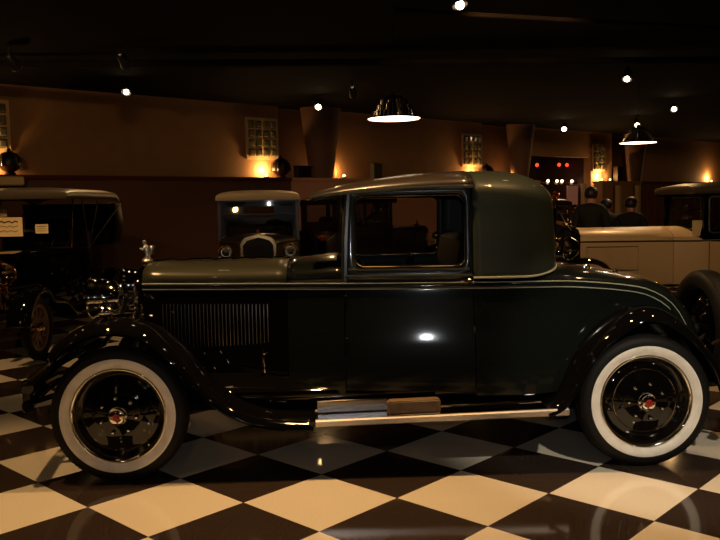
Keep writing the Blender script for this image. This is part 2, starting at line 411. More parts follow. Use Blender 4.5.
# rumble seat lid outline and handle
b = MB(); b.tube([(x, -.33 * (1 - (x - 2.9) * .25), belt(x) + (zc(x) - belt(x)) * .80) for x in span(2.92, 3.6, 14)], .004, 6)
b.lathe([(.001, 0), (.02, .004), (.016, .02), (.001, .03)], (3.05, -.2, zc(3.05) - .012), 'z', 12); b.lathe([(.001, 0), (.02, .004), (.016, .02), (.001, .03)], (3.24, -.2, zc(3.24) - .012), 'z', 12)
b.obj('rumble_seat_trim', M['nickel'], car)
# belt moulding: dark band between two pale pinstripes, sweeping down over the tail
for s in (-1, 1):
    b = MB(); xs = span(.09, 3.70, 60)
    secs = []
    for x in xs:
        y = s * (hw(x) + .004); z = belt(x)
        dx = .0; w = .034
        nx = (belt(x + .01) - belt(x - .01)) / .02; L = math.hypot(1, nx); ox, oz = nx / L * w, -1 / L * w
        secs.append([(x, y - s * .012, z + .004), (x, y + s * .003, z + .002), (x + ox * .15, y + s * .010, z + oz * .25), (x + ox * .8, y + s * .010, z + oz * .75), (x + ox, y + s * .004, z + oz), (x + ox, y - s * .01, z + oz)])
    b.loft(secs, True, True, True); bm_ = b.obj('belt_molding', M['green'], car, smooth=60)
    b = MB(); b.tube([Vector(q[1]) + Vector((0, s * .001, 0)) for q in secs], .0038, 6); b.tube([Vector(q[4]) + Vector((0, s * .002, 0)) for q in secs], .0035, 6)
    b.obj('pinstripe', M['stripe'], bm_)

# greenhouse: window surround with a rounded opening
ZR = interp([(1.15, 1.700), (1.2, 1.712), (1.4, 1.738), (1.8, 1.760), (2.2, 1.762), (2.45, 1.742), (2.7, 1.69), (2.85, 1.655)])
def gside(x, z, s, inset=0): return Vector((x, s * (hw(x) - .004 - .035 * max(0, (z - 1.16) / .56) - inset), z))
def frame_with_hole(outer, inner, fn, b, extra=()):
    """ring of quads between an outer rectangle and a rounded opening, both (x, z), laid on the surface fn"""
    cx = sum(p[0] for p in inner) / len(inner); cz = sum(p[1] for p in inner) / len(inner)
    x0, x1, z0, z1f = outer; ring = []
    for px, pz in inner:
        dx, dz = px - cx, pz - cz; t = 1e9
        if dx > 1e-6: t = min(t, (x1 - cx) / dx)
        if dx < -1e-6: t = min(t, (x0 - cx) / dx)
        if dz < -1e-6: t = min(t, (z0 - cz) / dz)
        if dz > 1e-6: t = min(t, (z1f(cx + dx) - cz) / dz)
        ring.append((cx + dx * t, cz + dz * t))
    mid = [((a[0] + c_[0]) / 2, (a[1] + c_[1]) / 2) for a, c_ in zip(ring, inner)]
    b.loft([[fn(*p) for p in ring], [fn(*p) for p in mid], [fn(*p) for p in inner]], True)
def dense(loop, k=3):
    out = []
    for i, p in enumerate(loop):
        q = loop[(i + 1) % len(loop)]
        out.append(p)
        if math.dist(p, q) > .1:
            n = int(math.dist(p, q) / .05)
            out += [(p[0] + (q[0] - p[0]) * j / n, p[1] + (q[1] - p[1]) * j / n) for j in range(1, n)]
    return out
WIN = dense(rrect(1.468, 2.142, 1.268, 1.702, .055))
for s in (-1, 1):
    b = MB(); frame_with_hole((1.397, 2.186, 1.163, ZR), WIN, lambda x, z: gside(x, z, s), b)
    df = b.obj('door_window_frame', M['pillar'], car, smooth=50, solid=.03, offset=(-1 if s < 0 else -1))
    b = MB(); b.tube([gside(x, z, s, -.004) for x, z in WIN], .0065, 8, closed=True)
    b.obj('window_trim', M['nickel'], df)
    if s > 0: b = MB(); b.add([gside(x, z, s, .020) for x, z in WIN], [tuple(range(len(WIN)))]); b.obj('window_pane', M['glass'], df, smooth=0)
    b = MB(); b.tube([gside(x, 1.245, s, -.004) for x in span(1.42, 2.17, 6)], .008, 8); b.tube([gside(x, 1.205, s, -.008) for x in span(1.40, 2.185, 6)], .010, 8)
    b.obj('window_sill', M['pillar'], df)
    b = MB(); b.tube([gside(1.402, z, s, -.004) for z in span(1.17, 1.70, 5)], .006, 8); b.obj('pillar_bead', M['nickel'], df)
    b = MB(); b.tube([gside(2.188, z, s, -.006) for z in span(1.17, 1.745, 6)], .008, 8); b.obj('pillar_bead', M['green'], df)
# rear quarter: leather covered shell that wraps round the back, with its own crown
def qpath():
    P = [Vector((x, -(hw(x) + .004), 0)) for x in span(2.192, 2.50, 7)]
    arc = smoothpath([(2.50, -(hw(2.5) + .004), 0), (2.62, -.632, 0), (2.70, -.575, 0), (2.755, -.47, 0), (2.79, -.30, 0), (2.80, 0, 0)], 6)[1:]
    half = P + arc
    return half + [Vector((p.x, -p.y, 0)) for p in half[:-1][::-1]]
QP = qpath(); b = MB(); secs = []
def qpt(p, k, z0):
    med = Vector((min(p.x, 2.42), 0, 0)); q = p.lerp(med, k); return q
for z, ins in ((1.190, -.004), (1.22, 0), (1.35, .004), (1.5, .014), (1.62, .026)):
    secs.append([Vector((*qpt(p, ins / .6, z).xy, z + (0 if z > 1.25 else max(0, (p.x - 2.50)) ** 2 * .7 * (1 if abs(p.y) > .3 else 1)))) for p in QP])
for ph in span(0, PI / 2, 11):
    k0 = .045; k = k0 + (1 - k0) * (1 - math.cos(ph)); row = []
    for p in QP:
        q = qpt(p, min(k, .999), 0); zs = ZR(p.x) - .05; top = 1.868 - .02 * max(0, (q.x - 2.3))
        row.append(Vector((q.x, q.y, zs + (top - zs) * sn(ph) ** .9)))
    secs.append(row)
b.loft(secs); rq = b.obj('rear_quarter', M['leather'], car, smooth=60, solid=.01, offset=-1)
b = MB(); b.tube([Vector((p.x * 1.0, p.y * 1.01, secs[0][i].z)) for i, p in enumerate(QP)], .007, 8); b.obj('quarter_molding', M['stripe'], rq)
b = MB(); b.box((2.795, 0, 1.50), (.02, .62, .20), bev=.006); b.obj('rear_window', M['glass'], rq, smooth=0)
# roof with front visor
b = MB(); secs = []
for x in span(1.19, 2.20, 16):
    h_ = (hw(max(x, 1.35)) - .032) * (1 if x > 1.3 else .96); zs = ZR(x) - .012; top = interp([(1.19, 1.738), (1.42, 1.793), (1.8, 1.845), (2.08, 1.864), (2.2, 1.868)])(x)
    secs.append([(x + .05 * (1 - abs(a / PI * 2 - 1)) * 0, -h_ * math.copysign(abs(math.cos(a)) ** .8, math.cos(a)), zs + (top - zs) * sn(a) ** .8) for a in span(0, PI, 27)])
b.loft(secs); rf = b.obj('roof', M['rooftop'], car, smooth=60, solid=.012, offset=-1)
for s in (-1, 1):
    b = MB(); b.tube([(x, s * ((hw(max(x, 1.35)) - .030) * (1 if x > 1.3 else .96)), ZR(x) - .012) for x in span(1.19, 2.2, 14)], .012, 8); b.obj('drip_rail', M['pillar'], rf)
b = MB(); b.prism([(1.20, 1.700), (1.40, 1.728), (1.40, 1.712), (1.205, 1.692)], -.50, .50); b.obj('visor_lining', M['dark'], rf)
b = MB(); b.prism([(1.42, 1.70), (2.2, 1.74), (2.6, 1.72), (2.6, 1.735), (2.2, 1.755), (1.42, 1.715)], -.50, .50); b.obj('headlining', M['hide'], rf)
# windshield
b = MB(); ws = [(1.395, -.50, 1.30), (1.43, -.48, 1.70), (1.43, .48, 1.70), (1.395, .50, 1.30)]
b.tube(ws, .014, 8, closed=True); w_ = b.obj('windshield_frame', M['nickel'], car)
b = MB(); b.add(ws, [(0, 1, 2, 3)]); b.obj('windshield_pane', M['glass'], w_, smooth=0)
for s in (-1, 1):
    b = MB(); b.tube([(1.40, s * .525, 1.17), (1.41, s * .515, 1.45), (1.43, s * .50, 1.72)], .028, 10); b.obj('windshield_post', M['pillar'], car)
# interior
b = MB(); b.box((2.18, 0, 1.12), (.18, 1.02, .66), ry=R(10), bev=.05); b.box((1.95, 0, .80), (.50, 1.04, .22), bev=.05); b.obj('seat', M['hide'], car)
b = MB(); b.box((1.52, 0, 1.16), (.06, 1.0, .16), bev=.02); b.obj('dashboard', M['wood'], car)
b = MB(); cen = Vector((1.78, -.28, 1.13)); u_ = Vector((.35, 0, .94)).normalized()
b.tube([cen + Vector((0, .2 * math.cos(a), 0)) + u_ * .2 * math.sin(a) for a in span(0, 2 * PI * 23 / 24, 24)], .012, 8, closed=True)
b.tube([cen, (1.50, -.28, .98)], .018, 8)
for a in (0, 2.1, 4.2): b.tube([cen, cen + Vector((0, .2 * math.cos(a), 0)) + u_ * .2 * math.sin(a)], .008, 6)
b.obj('steering_wheel', M['dark'], car)
b = MB(); b.box((1.9, 0, .50), (3.55, .70, .05)); b.box((1.8, 0, .47), (1.5, 1.1, .03)); b.obj('floor_pan', M['dark'], car, smooth=0)
b = MB(); b.box((1.00, 0, .86), (.02, .86, .62)); b.box((.50, 0, .82), (.9, .50, .50)); b.obj('firewall', M['dark'], car, smooth=0)

# fenders and running boards
def fender(path, yi, yo, drop_i, drop_o, lip):
    """path: (x, z) crown line; section from the inner edge over the crown to an outer lip"""
    P = smoothpath([(x, 0, z) for x, z in path], 5); secs = []
    for i, p in enumerate(P):
        a, c_ = P[max(0, i - 1)], P[min(len(P) - 1, i + 1)]; t = (c_ - a).normalized(); n = Vector((-t.z, 0, t.x))
        if n.z < 0 and t.x > 0: n = -n
        yc = (yi + yo) / 2; row = []
        for v in span(-1, 1, 13):
            y = yc + (yo - yi) / 2 * v; dd = (drop_o if v > 0 else drop_i) * abs(v) ** 2.4
            row.append(p - n * dd + Vector((0, y, 0)))
        row.append(p - n * (drop_o + lip) + Vector((0, yo + .002 * (1 if yo > 0 else -1), 0)))
        row.append(p - n * (drop_o + lip + .012) + Vector((0, yo - .012 * (1 if yo > 0 else -1), 0)))
        secs.append(row)
    return secs
FF = [(-.412, .770), (-.395, .81), (-.339, .873), (-.258, .927), (-.153, .967), (.005, .988), (.197, .947), (.316, .863), (.433, .749), (.551, .602), (.70, .480), (.853, .412), (1.02, .385), (1.19, .378)]
RF = [(2.60, .415), (2.66, .435), (2.704, .48), (2.767, .594), (2.861, .751), (2.987, .874), (3.114, .953), (3.24, .988), (3.367, .966), (3.47, .905), (3.561, .829), (3.66, .71), (3.72, .60), (3.765, .46)]
for s in (-1, 1):
    b = MB(); b.loft(fender(FF, s * .42, s * .812, .09, .060, .010)); b.obj('front_fender', M['black'], car, smooth=60, solid=.006)
    b = MB(); b.loft(fender(RF, s * .46, s * .812, .05, .060, .010)); b.obj('rear_fender', M['black'], car, smooth=60, solid=.006)
    b = MB(); b.loft([[(x, s * .50, .60), (x, s * .62, .50), (x, s * .64, .40)] for x in span(.4, 3.0, 8)]); b.obj('splash_apron', M['black'], car, solid=.006)
    def rz(x): return .340 + .030 * (x - 1.2) / 1.55
    b = MB(); secs = []
    for x in span(1.16, 2.66, 10): secs.append([(x, s * .60, rz(x) + .012), (x, s * .795, rz(x) + .012), (x, s * .795, rz(x) - .02), (x, s * .60, rz(x) - .02)])
    b.loft(secs, True, True, True); rb = b.obj('running_board', M['black'], car)
    b = MB(); secs = []
    for x in span(1.20, 2.745, 10):
        z = rz(x); secs.append([(x, s * .780, z + .020), (x, s * .800, z + .020), (x, s * .808, z + .012), (x, s * .808, z - .018), (x, s * .800, z - .024), (x, s * .790, z - .024)])
    b.loft(secs, True, True, True); b.obj('edge_strip', M['alu'], rb)
    b = MB(); secs = []
    for x in span(1.205, 1.64, 4): secs.append([(x, s * .635, rz(x) + .016), (x, s * .782, rz(x) + .016), (x, s * .782, rz(x) + .022), (x, s * .635, rz(x) + .022)])
    b.loft(secs, True, True, True)
    b.obj('step_plate', M['steel'], rb)
    b = MB(); secs = []
    for x in span(1.21, 1.64, 4): secs.append([(x, s * .655, rz(x) + .030), (x, s * .660, rz(x) + .030), (x, s * .662, rz(x) + .098), (x, s * .657, rz(x) + .098)])
    b.loft(secs, True, True, True); b.obj('kick_plate', M['steel'], rb)
    b = MB(); b.tube([(x, s * .664, rz(x) + .099) for x in span(1.21, 1.64, 4)], .005, 6); b.obj('plate_bead', M['chrome'], rb)
    if s < 0:
        b = MB(); b.box((1.80, -.745, rz(1.8) + .068), (.325, .085, .085), ry=R(-1.2), bev=.012); bx = b.obj('tool_box', M['tan'], rb)
        b = MB()
        for dz in (-.040, .040): b.tube([(1.645, -.789, rz(1.65) + .066 + dz), (1.955, -.789, rz(1.95) + .068 + dz)], .004, 6)
        b.obj('box_edging', M['nickel'], bx)
    b = MB(); b.tube([(x, s * .640, rz(x) + .040) for x in span(1.95, 2.62, 6)], .005, 6); b.obj('apron_bead', M['nickel'], rb)
# wheels
def wheel(x, s, ring):
    w = MB(); T = []                                             # tyre: round section with a flattened tread, whitewall on the outer flank
    Ro, Rr, hwid = .415, .282, .083
    for a in span(-PI * .86, PI * .86, 27):
        rr = (Ro + Rr) / 2 - .004; k = math.cos(a); T.append((rr + (Ro - rr) * math.copysign(abs(k) ** .75, k), hwid * math.copysign(abs(math.sin(a)) ** .8, math.sin(a))))
    w.lathe(T, axis='y', seg=64, sgn=-1 if s > 0 else 1)
    n = 27
    o = w.obj('wheel', M['rubber'], car, (x, s * .70, .413), smooth=40)
    if True:
        b = MB()
        for k in range(96):
            a = 2 * PI * k / 96
            for yy in (-.042, 0, .042):
                b.box((Ro * (.978 if yy == 0 else .962) * math.cos(a), yy, Ro * (.978 if yy == 0 else .962) * math.sin(a)), (.014, .030, .014), ry=-a)
        b.obj('tread', M['rubber'], o, smooth=0)
    sg = s
    b = MB(); b.lathe([(.288, .066), (.300, .076), (.325, .0845), (.345, .0835), (.362, .075), (.366, .070)], axis='y', seg=64, sgn=sg); b.obj('whitewall', M['white'], o, smooth=60)
    b = MB(); b.lathe([(.292, .066), (.291, .074), (.284, .078), (.276, .074), (.268, .055), (.262, .030), (.262, .01)], axis='y', seg=64, sgn=sg); b.obj('rim_ring', M['chrome'], o, smooth=60)
    b = MB(); b.lathe([(.264, .012), (.255, .018), (.235, .030), (.20, .040), (.165, .044), (.150, .052), (.125, .058), (.09, .062), (.06, .070), (.001, .072)], axis='y', seg=48, sgn=sg); b.obj('wheel_disc', M['black'], o, smooth=60)
    b = MB(); b.lathe([(.264, .0), (.001, .0)], axis='y', seg=32, sgn=-sg); b.obj('wheel_back', M['dark'], o)
    if ring:
        b = MB(); b.tube([(.197 * math.cos(a), sg * .0415, .197 * math.sin(a)) for a in span(0, 2 * PI * 63 / 64, 64)], .0022, 6, closed=True); b.obj('pinstripe_ring', M['chrome'], o)
    for k in range(7):
        a = 2 * PI * k / 7 + .3; b = MB(); b.lathe([(.013, 0), (.013, .010), (.008, .018), (.001, .020)], (.108 * math.cos(a), sg * .058, .108 * math.sin(a)), 'y', 8, sg)
        b.obj('lug_nut', M['chrome'], o)
    b = MB(); b.lathe([(.058, .060), (.060, .082), (.054, .092), (.046, .098), (.042, .110), (.030, .116), (.001, .117)], axis='y', seg=32, sgn=sg); hc = b.obj('hub_cap', M['chrome'], o, smooth=40)
    b = MB(); b.lathe([(.025, .1145), (.025, .119), (.020, .121), (.001, .1215)], axis='y', seg=6, sgn=sg); b.obj('hub_emblem', M['red'], hc, smooth=0)
    b = MB(); b.tube([(.225, sg * .03, -.10), (.232, sg * .062, -.103)], .005, 6); b.obj('valve_stem', M['nickel'], o)
    return o
for x, ring in ((.015, False), (3.235, True)):
    for s in (-1, 1):
        o = wheel(x, s, ring); o.rotation_euler = (0, R(23 if x < 1 else -10), 0)
# spare wheel on the tail
b = MB(); T = []
for a in span(-PI * .86, PI * .86, 23):
    k = math.cos(a); T.append((.345 + .070 * math.copysign(abs(k) ** .75, k), .083 * math.copysign(abs(math.sin(a)) ** .8, math.sin(a))))
b.lathe(T, axis='x', seg=56); sp = b.obj('spare_wheel', M['rubber'], car, (3.965, 0, .735), smooth=40)
b = MB(); b.lathe([(.275, .0), (.25, -.02), (.15, -.04), (.001, -.05)], axis='x', seg=32); b.obj('wheel_disc', M['black'], sp)
b = MB()
for k in range(96):
    a = 2 * PI * k / 96
    for yy in (-.042, 0, .042): b.box((yy, (.399 if yy else .407) * math.cos(a), (.399 if yy else .407) * math.sin(a)), (.03, .012, .012))
b.obj('tread', M['rubber'], sp, smooth=0)
b = MB(); b.tube([(3.70, 0, .70), (3.92, 0, .73)], .04, 10); b.tube([(3.6, -.2, .50), (3.92, -.1, .70)], .016, 8); b.tube([(3.6, .2, .50), (3.92, .1, .70)], .016, 8); b.obj('spare_bracket', M['dark'], car)
# chassis
b = MB()
for s in (-1, 1):
    b.tube([(-.35, s * .38, .60), (0, s * .38, .56), (.5, s * .40, .50), (2.6, s * .46, .48), (2.95, s * .48, .60), (3.4, s * .48, .60), (3.75, s * .46, .52)], .045, 8)
    b.tube([(-.35, s * .40, .57), (-.1, s * .44, .45), (.02, s * .44, .42), (.25, s * .44, .45), (.55, s * .42, .50)], .03, 8)
    b.tube([(2.7, s * .50, .48), (3.0, s * .52, .42), (3.22, s * .52, .40), (3.5, s * .52, .43), (3.8, s * .50, .52)], .03, 8)
b.obj('chassis_frame', M['dark'], car)
b = MB(); b.tube([(.015, -.66, .413), (.015, -.4, .36), (.015, .4, .36), (.015, .66, .413)], .035, 10); b.tube([(3.235, -.66, .413), (3.235, .66, .413)], .045, 10); b.lathe([(.05, -.16), (.15, -.05), (.15, .05), (.05, .16)], (3.235, 0, .413), 'y', 16); b.obj('axle', M['dark'], car)
b = MB(); b.tube([(1.00, -.34, .34), (1.06, -.34, .33), (1.9, -.34, .32), (1.98, -.34, .33)], [.03, .075, .075, .03], 14); b.tube([(1.95, -.34, .33), (2.7, -.34, .34), (3.0, -.36, .44), (3.7, -.36, .36)], .025, 8); b.obj('muffler', M['nickel'], car)
# radiator, mascot, lamps, horns, bumper
b = MB(); prof = [(-.345, .66), (-.345, 1.12), (-.325, 1.19), (-.20, 1.25), (0, 1.285), (.20, 1.25), (.325, 1.19), (.345, 1.12), (.345, .66)]
ip = [(y * .84, .72 + (z - .66) * .86) for y, z in prof]
def ring_(pr, x): return [(x, y, z) for y, z in pr]
b.loft([ring_(prof, .095), ring_(prof, .045), ring_([(y * .97, z - .004) for y, z in prof], .030), ring_(ip, .030), ring_(ip, .05)])
b.obj('radiator_shell', M['chrome'], car, smooth=40)
b = MB(); b.loft([ring_(ip, .05), ring_([(0, .95)] * len(ip), .05)])
for k in range(25): y = -.27 + .54 * k / 24; b.tube([(.046, y, .72), (.046, y, 1.20 - abs(y) * .2)], .004, 6)
b.obj('radiator_grille', M['dark'], car)
b = MB(); b.lathe([(.035, 0), (.038, .012), (.030, .024), (.018, .03), (.001, .032)], (.05, 0, 1.285), 'z', 20); rcap = b.obj('radiator_cap', M['alu'], car)
b = MB()                                                       # winged mascot leaning forwards
b.tube([(.05, 0, 1.312), (.052, 0, 1.33), (.05, 0, 1.352), (.044, 0, 1.378), (.040, 0, 1.398), (.038, 0, 1.408)], [.022, .013, .015, .019, .013, .007], 12)
b.lathe([(.001, -.014), (.011, -.008), (.0135, 0), (.011, .010), (.001, .015)], (.034, 0, 1.421), 'z', 14)
for s in (-1, 1):
    b.tube([(.042, s * .014, 1.39), (.025, s * .026, 1.372), (.008, s * .012, 1.380)], [.007, .006, .005], 8)
    b.loft([[(.054, s * .01, 1.345), (.056, s * .012, 1.37), (.058, s * .012, 1.395)], [(.074, s * .026, 1.335), (.078, s * .030, 1.365), (.082, s * .030, 1.40)], [(.086, s * .036, 1.332), (.092, s * .040, 1.36), (.098, s * .040, 1.392)]])
b.obj('mascot', M['alu'], rcap, smooth=60, solid=.003, offset=0)
for s in (-1, 1):
    b = MB(); b.lathe([(.118, -.075), (.128, -.080), (.134, -.070), (.132, -.055), (.124, -.045), (.120, 0), (.105, .06), (.075, .105), (.035, .125), (.001, .13)], axis='x', seg=36)
    hl = b.obj('headlamp', M['chrome'], car, (-.14, s * .40, 1.09))
    b = MB(); b.lathe([(.120, -.072), (.08, -.084), (.001, -.09)], axis='x', seg=28); b.obj('lamp_lens', M['lens'], hl)
    b = MB(); b.lathe([(.116, -.065), (.09, -.02), (.05, .02), (.001, .03)], axis='x', seg=28); b.obj('lamp_reflector', M['chrome'], hl)
    b = MB(); b.tube([(0, 0, -.11), (.02, 0, -.17), (.05, -s * .01, -.24)], [.03, .02, .03], 10); b.obj('lamp_post', M['chrome'], hl)
    b = MB(); b.lathe([(.001, -.05), (.035, -.045), (.040, -.03), (.034, .01), (.001, .05)], (-.05, s * .66, 1.03), 'x', 20); b.tube([(-.045, s * .66, 1.00), (-.045, s * .66, .965)], .012, 8); b.obj('fender_lamp', M['chrome'], car)
    b = MB(); b.lathe([(.075, -.16), (.06, -.14), (.035, -.09), (.022, 0), (.018, .12), (.04, .13), (.045, .18), (.001, .2)], (-.10, s * .22, .98), 'x', 20); b.obj('horn', M['chrome'], car)
b = MB(); b.tube([(-.02, -.44, 1.0), (-.06, -.2, 1.02), (-.07, 0, 1.03), (-.06, .2, 1.02), (-.02, .44, 1.0)], .018, 8); b.tube([(-.03, -.1, .985), (-.02, -.12, .80)], .012, 8); b.tube([(-.03, .1, .985), (-.02, .12, .80)], .012, 8)
b.obj('lamp_bar', M['chrome'], car)
b = MB()
for z in (.60, .485): b.tube(smoothpath([(-.50, -.80, z), (-.53, -.72, z), (-.585, -.3, z), (-.595, 0, z), (-.585, .3, z), (-.53, .72, z), (-.50, .80, z)], 4), .034, 10)
for y in (-.74, .74): b.box((-.525, y, .54), (.055, .035, .20), bev=.008)
bp = b.obj('bumper', M['black'], car)
for s in (-1, 1):
    b = MB()
    b.tube([(-.57, s * .40, .54), (-.45, s * .40, .60), (-.32, s * .38, .60)], .022, 8); b.tube([(-.52, s * .72, .57), (-.36, s * .60, .72), (-.25, s * .50, .78)], .020, 8)
    b.tube([(-.51, s * .74, .50), (-.38, s * .62, .52), (-.2, s * .42, .56)], .018, 8)
    b.obj('bumper_arm', M['black'], bp)
for s in (-1, 1):
    b = MB(); b.tube(smoothpath([(3.86, s * .80, .55), (4.05, s * .55, .55), (4.12, s * .4, .55)], 4), .03, 10); b.tube([(3.92, s * .7, .55), (3.72, s * .45, .54)], .018, 8); b.obj('rear_bumperette', M['black'], car)
for s in (-1, 1):
    b = MB(); b.tube([(3.69, s * .66, .74), (3.78, s * .66, .78)], .01, 6); b.lathe([(.02, -.04), (.034, -.02), (.036, .02), (.001, .03)], (3.80, s * .66, .79), 'x', 16); b.obj('tail_lamp', M['nickel'], car)

# ------------------------------------------------------------------ the other cars of the hall
def old_car(root, WB=2.65, tr=.66, r=.36, hoodx=.92, cabx=2.45, tail=3.0, hw0=.28, hw1=.46, hw2=.60, zb=1.10, zh=1.20, roof_z=1.86, top='closed',
            m_hood=None, m_body=None, m_roof=None, m_fender=None, m_metal=None, m_wheel=None, spokes=12, lamp_r=.10, lamp_z=.98, vents=False,
            spare=False, white=False, wheels=True, roof_over=.10, cards=(), m_cab=None, lamp_in=.19, rear_hole=(.31, .24, .41), trim=False):
    m_hood, m_body, m_roof = m_hood or M['black'], m_body or M['black'], m_roof or M['canvas']
    m_cab = m_cab or m_body or M['black']; m_fender, m_metal, m_wheel = m_fender or M['black'], m_metal or M['chrome'], m_wheel or M['wood']
    W = interp([(-.02, hw0), (hoodx * .6, (hw0 + hw1) / 2), (hoodx, hw1), (hoodx + .45, hw2), (cabx, hw2), (tail, hw2 * .82)])
    def low(name, x0, x1, m, n=10, ztop=None):
        b = MB(); secs = []
        for x in span(x0, x1, n):
            h_, zt = W(x), (ztop or zb); k = 0 if x < tail - .35 else ((x - tail + .35) / .35) ** 2
            zt2 = zt - .20 * k
            row = [(x, -h_ * .95, .50), (x, -h_, .62), (x, -h_, zt2 - .04)]
            cz = (zh if x <= hoodx + .27 else (zh + (zb + .03 - zh) * min(1, (x - hoodx - .27) / .12))) - .2 * k
            row += [(x, -h_ * math.cos(a), zt2 + (cz - zt2) * math.sin(a)) for a in span(.15, PI - .15, 9)]
            row += [(x, h_, zt2 - .04), (x, h_, .62), (x, h_ * .95, .50)]
            secs.append(row)
        b.loft(secs, True, True, True); return b.obj(name, m, root, smooth=40)
    h_ = low('hood', 0.02, hoodx, m_hood)
    body = low('body', hoodx + .006, tail, m_body, 30)
    b = MB()
    for s in (-1, 1): b.tube([(x, s * (W(x) + .004), zb - .03) for x in span(.03, tail - .3, 14)], .010, 6)
    b.obj('belt_molding', M['darkred'] if vents else M['black'], body)
    if vents:
        for s in (-1, 1):
            b = MB()
            for k in range(22): x = .16 + k * .028; b.box((x, s * (W(x) + .004), .86), (.012, .012, .26))
            b.obj('louver_panel', m_hood, h_, smooth=0)
            b = MB(); y = s * (W(.45) + .006); b.tube([(.12, s * (W(.12) + .006), 1.02), (.80, s * (W(.80) + .006), 1.02), (.80, s * (W(.8) + .006), .70), (.12, s * (W(.12) + .006), .70)], .006, 6, closed=True); b.obj('panel_bead', M['darkred'], h_)
            b = MB(); b.tube([(hoodx + .42, s * (W(hoodx + .42) + .003), z) for z in (.55, .8, zb - .05)], .005, 6); b.obj('door_seam', M['dark'], body)
    # radiator
    pr = [(-hw0 - .02, .58), (-hw0 - .02, zh - .10), (-hw0 * .8, zh - .02), (0, zh + .025), (hw0 * .8, zh - .02), (hw0 + .02, zh - .10), (hw0 + .02, .58)]
    ip = [(y * .82, .66 + (z - .58) * .82) for y, z in pr]
    def rg(p, x): return [(x, y, z) for y, z in p]
    b = MB(); b.loft([rg(pr, .03), rg(pr, -.05), rg([(y * .97, z) for y, z in pr], -.065), rg(ip, -.065), rg(ip, -.04)], True); b.obj('radiator_shell', m_metal, root)
    b = MB(); b.loft([rg(ip, -.04), rg([(0, .9)] * 7, -.04)], True)
    for k in range(13): y = -hw0 * .74 + hw0 * 1.48 * k / 12; b.tube([(-.045, y, .66), (-.045, y, zh - .12)], .004, 4)
    b.obj('radiator_grille', M['dark'], root)
    b = MB(); b.lathe([(.03, 0), (.034, .02), (.02, .03), (.012, .05), (.03, .07), (.001, .10)], (-.02, 0, zh + .02), 'z', 14); b.obj('radiator_cap', m_metal, root)
    for s in (-1, 1):
        b = MB(); b.lathe([(lamp_r * .9, -.06), (lamp_r, -.065), (lamp_r * 1.04, -.05), (lamp_r * .95, 0), (lamp_r * .6, .08), (.001, .11)], axis='x', seg=24)
        hl = b.obj('headlamp', m_metal, root, (-.14, s * (tr - lamp_in), lamp_z))
        b = MB(); b.lathe([(lamp_r * .92, -.058), (lamp_r * .6, -.07), (.001, -.075)], axis='x', seg=20); b.obj('lamp_lens', M['lens'], hl)
        b = MB(); b.lathe([(lamp_r * .85, -.045), (lamp_r * .5, .0), (.001, .03)], axis='x', seg=20); b.obj('lamp_reflector', M['chrome'], hl)
        b = MB(); b.tube([(0, 0, -lamp_r), (.03, 0, -.28)], .016, 8); b.obj('lamp_post', m_metal, hl)
    b = MB(); b.tube([(-.10, -(tr - lamp_in), lamp_z - .14), (-.12, 0, lamp_z - .15), (-.10, tr - lamp_in, lamp_z - .14)], .015, 8); b.obj('lamp_bar', m_metal, root)
    # fenders, boards, wheels
    fy0, fy1 = tr - .16, tr + .10; rb = .40
    def arc(xc, a0, a1, n, k=.10): return [(xc + (r + k) * math.cos(R(a)), r + (r + k) * math.sin(R(a))) for a in span(a0, a1, n)]
    FP = arc(0, 172, 42, 8) + [(r + .36, rb + .20), (r + .62, rb + .05), (r + .80, rb + .01)]
    RP = [(WB - r - .50, rb + .01), (WB - r - .32, rb + .06)] + arc(WB, 150, 10, 9)
    for s in (-1, 1):
        for nm, P in (('front_fender', FP), ('rear_fender', RP)):
            b = MB(); b.loft(fender(P, s * fy0, s * fy1, .04, .03, .03)); b.obj(nm, m_fender, root, smooth=60, solid=.006)
        b = MB(); b.box((WB / 2, s * (tr - .03), rb - .02), (WB - 2 * r - 1.0, .26, .03), bev=.006); b.obj('running_board', m_fender, root)
        if wheels:
            for x in (0, WB):
                b = MB(); T = []
                for a in span(-PI * .85, PI * .85, 15): T.append((r - .055 + .055 * math.cos(a), .055 * math.sin(a)))
                b.lathe(T, axis='y', seg=36); wo = b.obj('wheel', M['rubber'], root, (x, s * tr, r))
                b = MB(); b.lathe([(r - .10, -.03), (r - .095, .03), (r - .125, .03), (r - .125, -.03), (r - .10, -.03)], axis='y', seg=32); b.obj('wheel_rim', m_wheel, wo)
                if white:
                    b = MB(); b.lathe([(r - .095, .045), (r - .06, .056), (r - .025, .047)], axis='y', seg=36, sgn=s); b.obj('whitewall', M['white'], wo)
                b = MB()
                for k in range(spokes): a = 2 * PI * k / spokes; b.tube([(.03 * math.cos(a), 0, .03 * math.sin(a)), ((r - .115) * math.cos(a), 0, (r - .115) * math.sin(a))], .013, 6)
                b.obj('wheel_spokes', m_wheel, wo)
                b = MB(); b.lathe([(.055, .02), (.055, .05), (.04, .07), (.001, .075)], axis='y', seg=16, sgn=s); b.obj('hub_cap', m_metal, wo)
    b = MB()
    for s in (-1, 1): b.tube([(-.25, s * .34, .50), (WB + .25, s * .36, .50)], .04, 8)
    b.tube([(0, -tr, r), (0, tr, r)], .03, 8); b.tube([(WB, -tr, r), (WB, tr, r)], .035, 8); b.obj('chassis_frame', M['dark'], root)
    # windshield
    wx = hoodx + .32; wsw = hw2 - .04; wt = roof_z - .10
    fr = [(wx, -wsw, zb + .02), (wx + .12, -wsw, wt), (wx + .12, wsw, wt), (wx, wsw, zb + .02)]
    b = MB(); b.tube(fr, .016, 8, closed=True); b.tube([(wx + .065, -wsw, (zb + wt) / 2 + .06), (wx + .065, wsw, (zb + wt) / 2 + .06)], .008, 6); wo = b.obj('windshield_frame', m_metal if top == 'open' else m_cab, root)
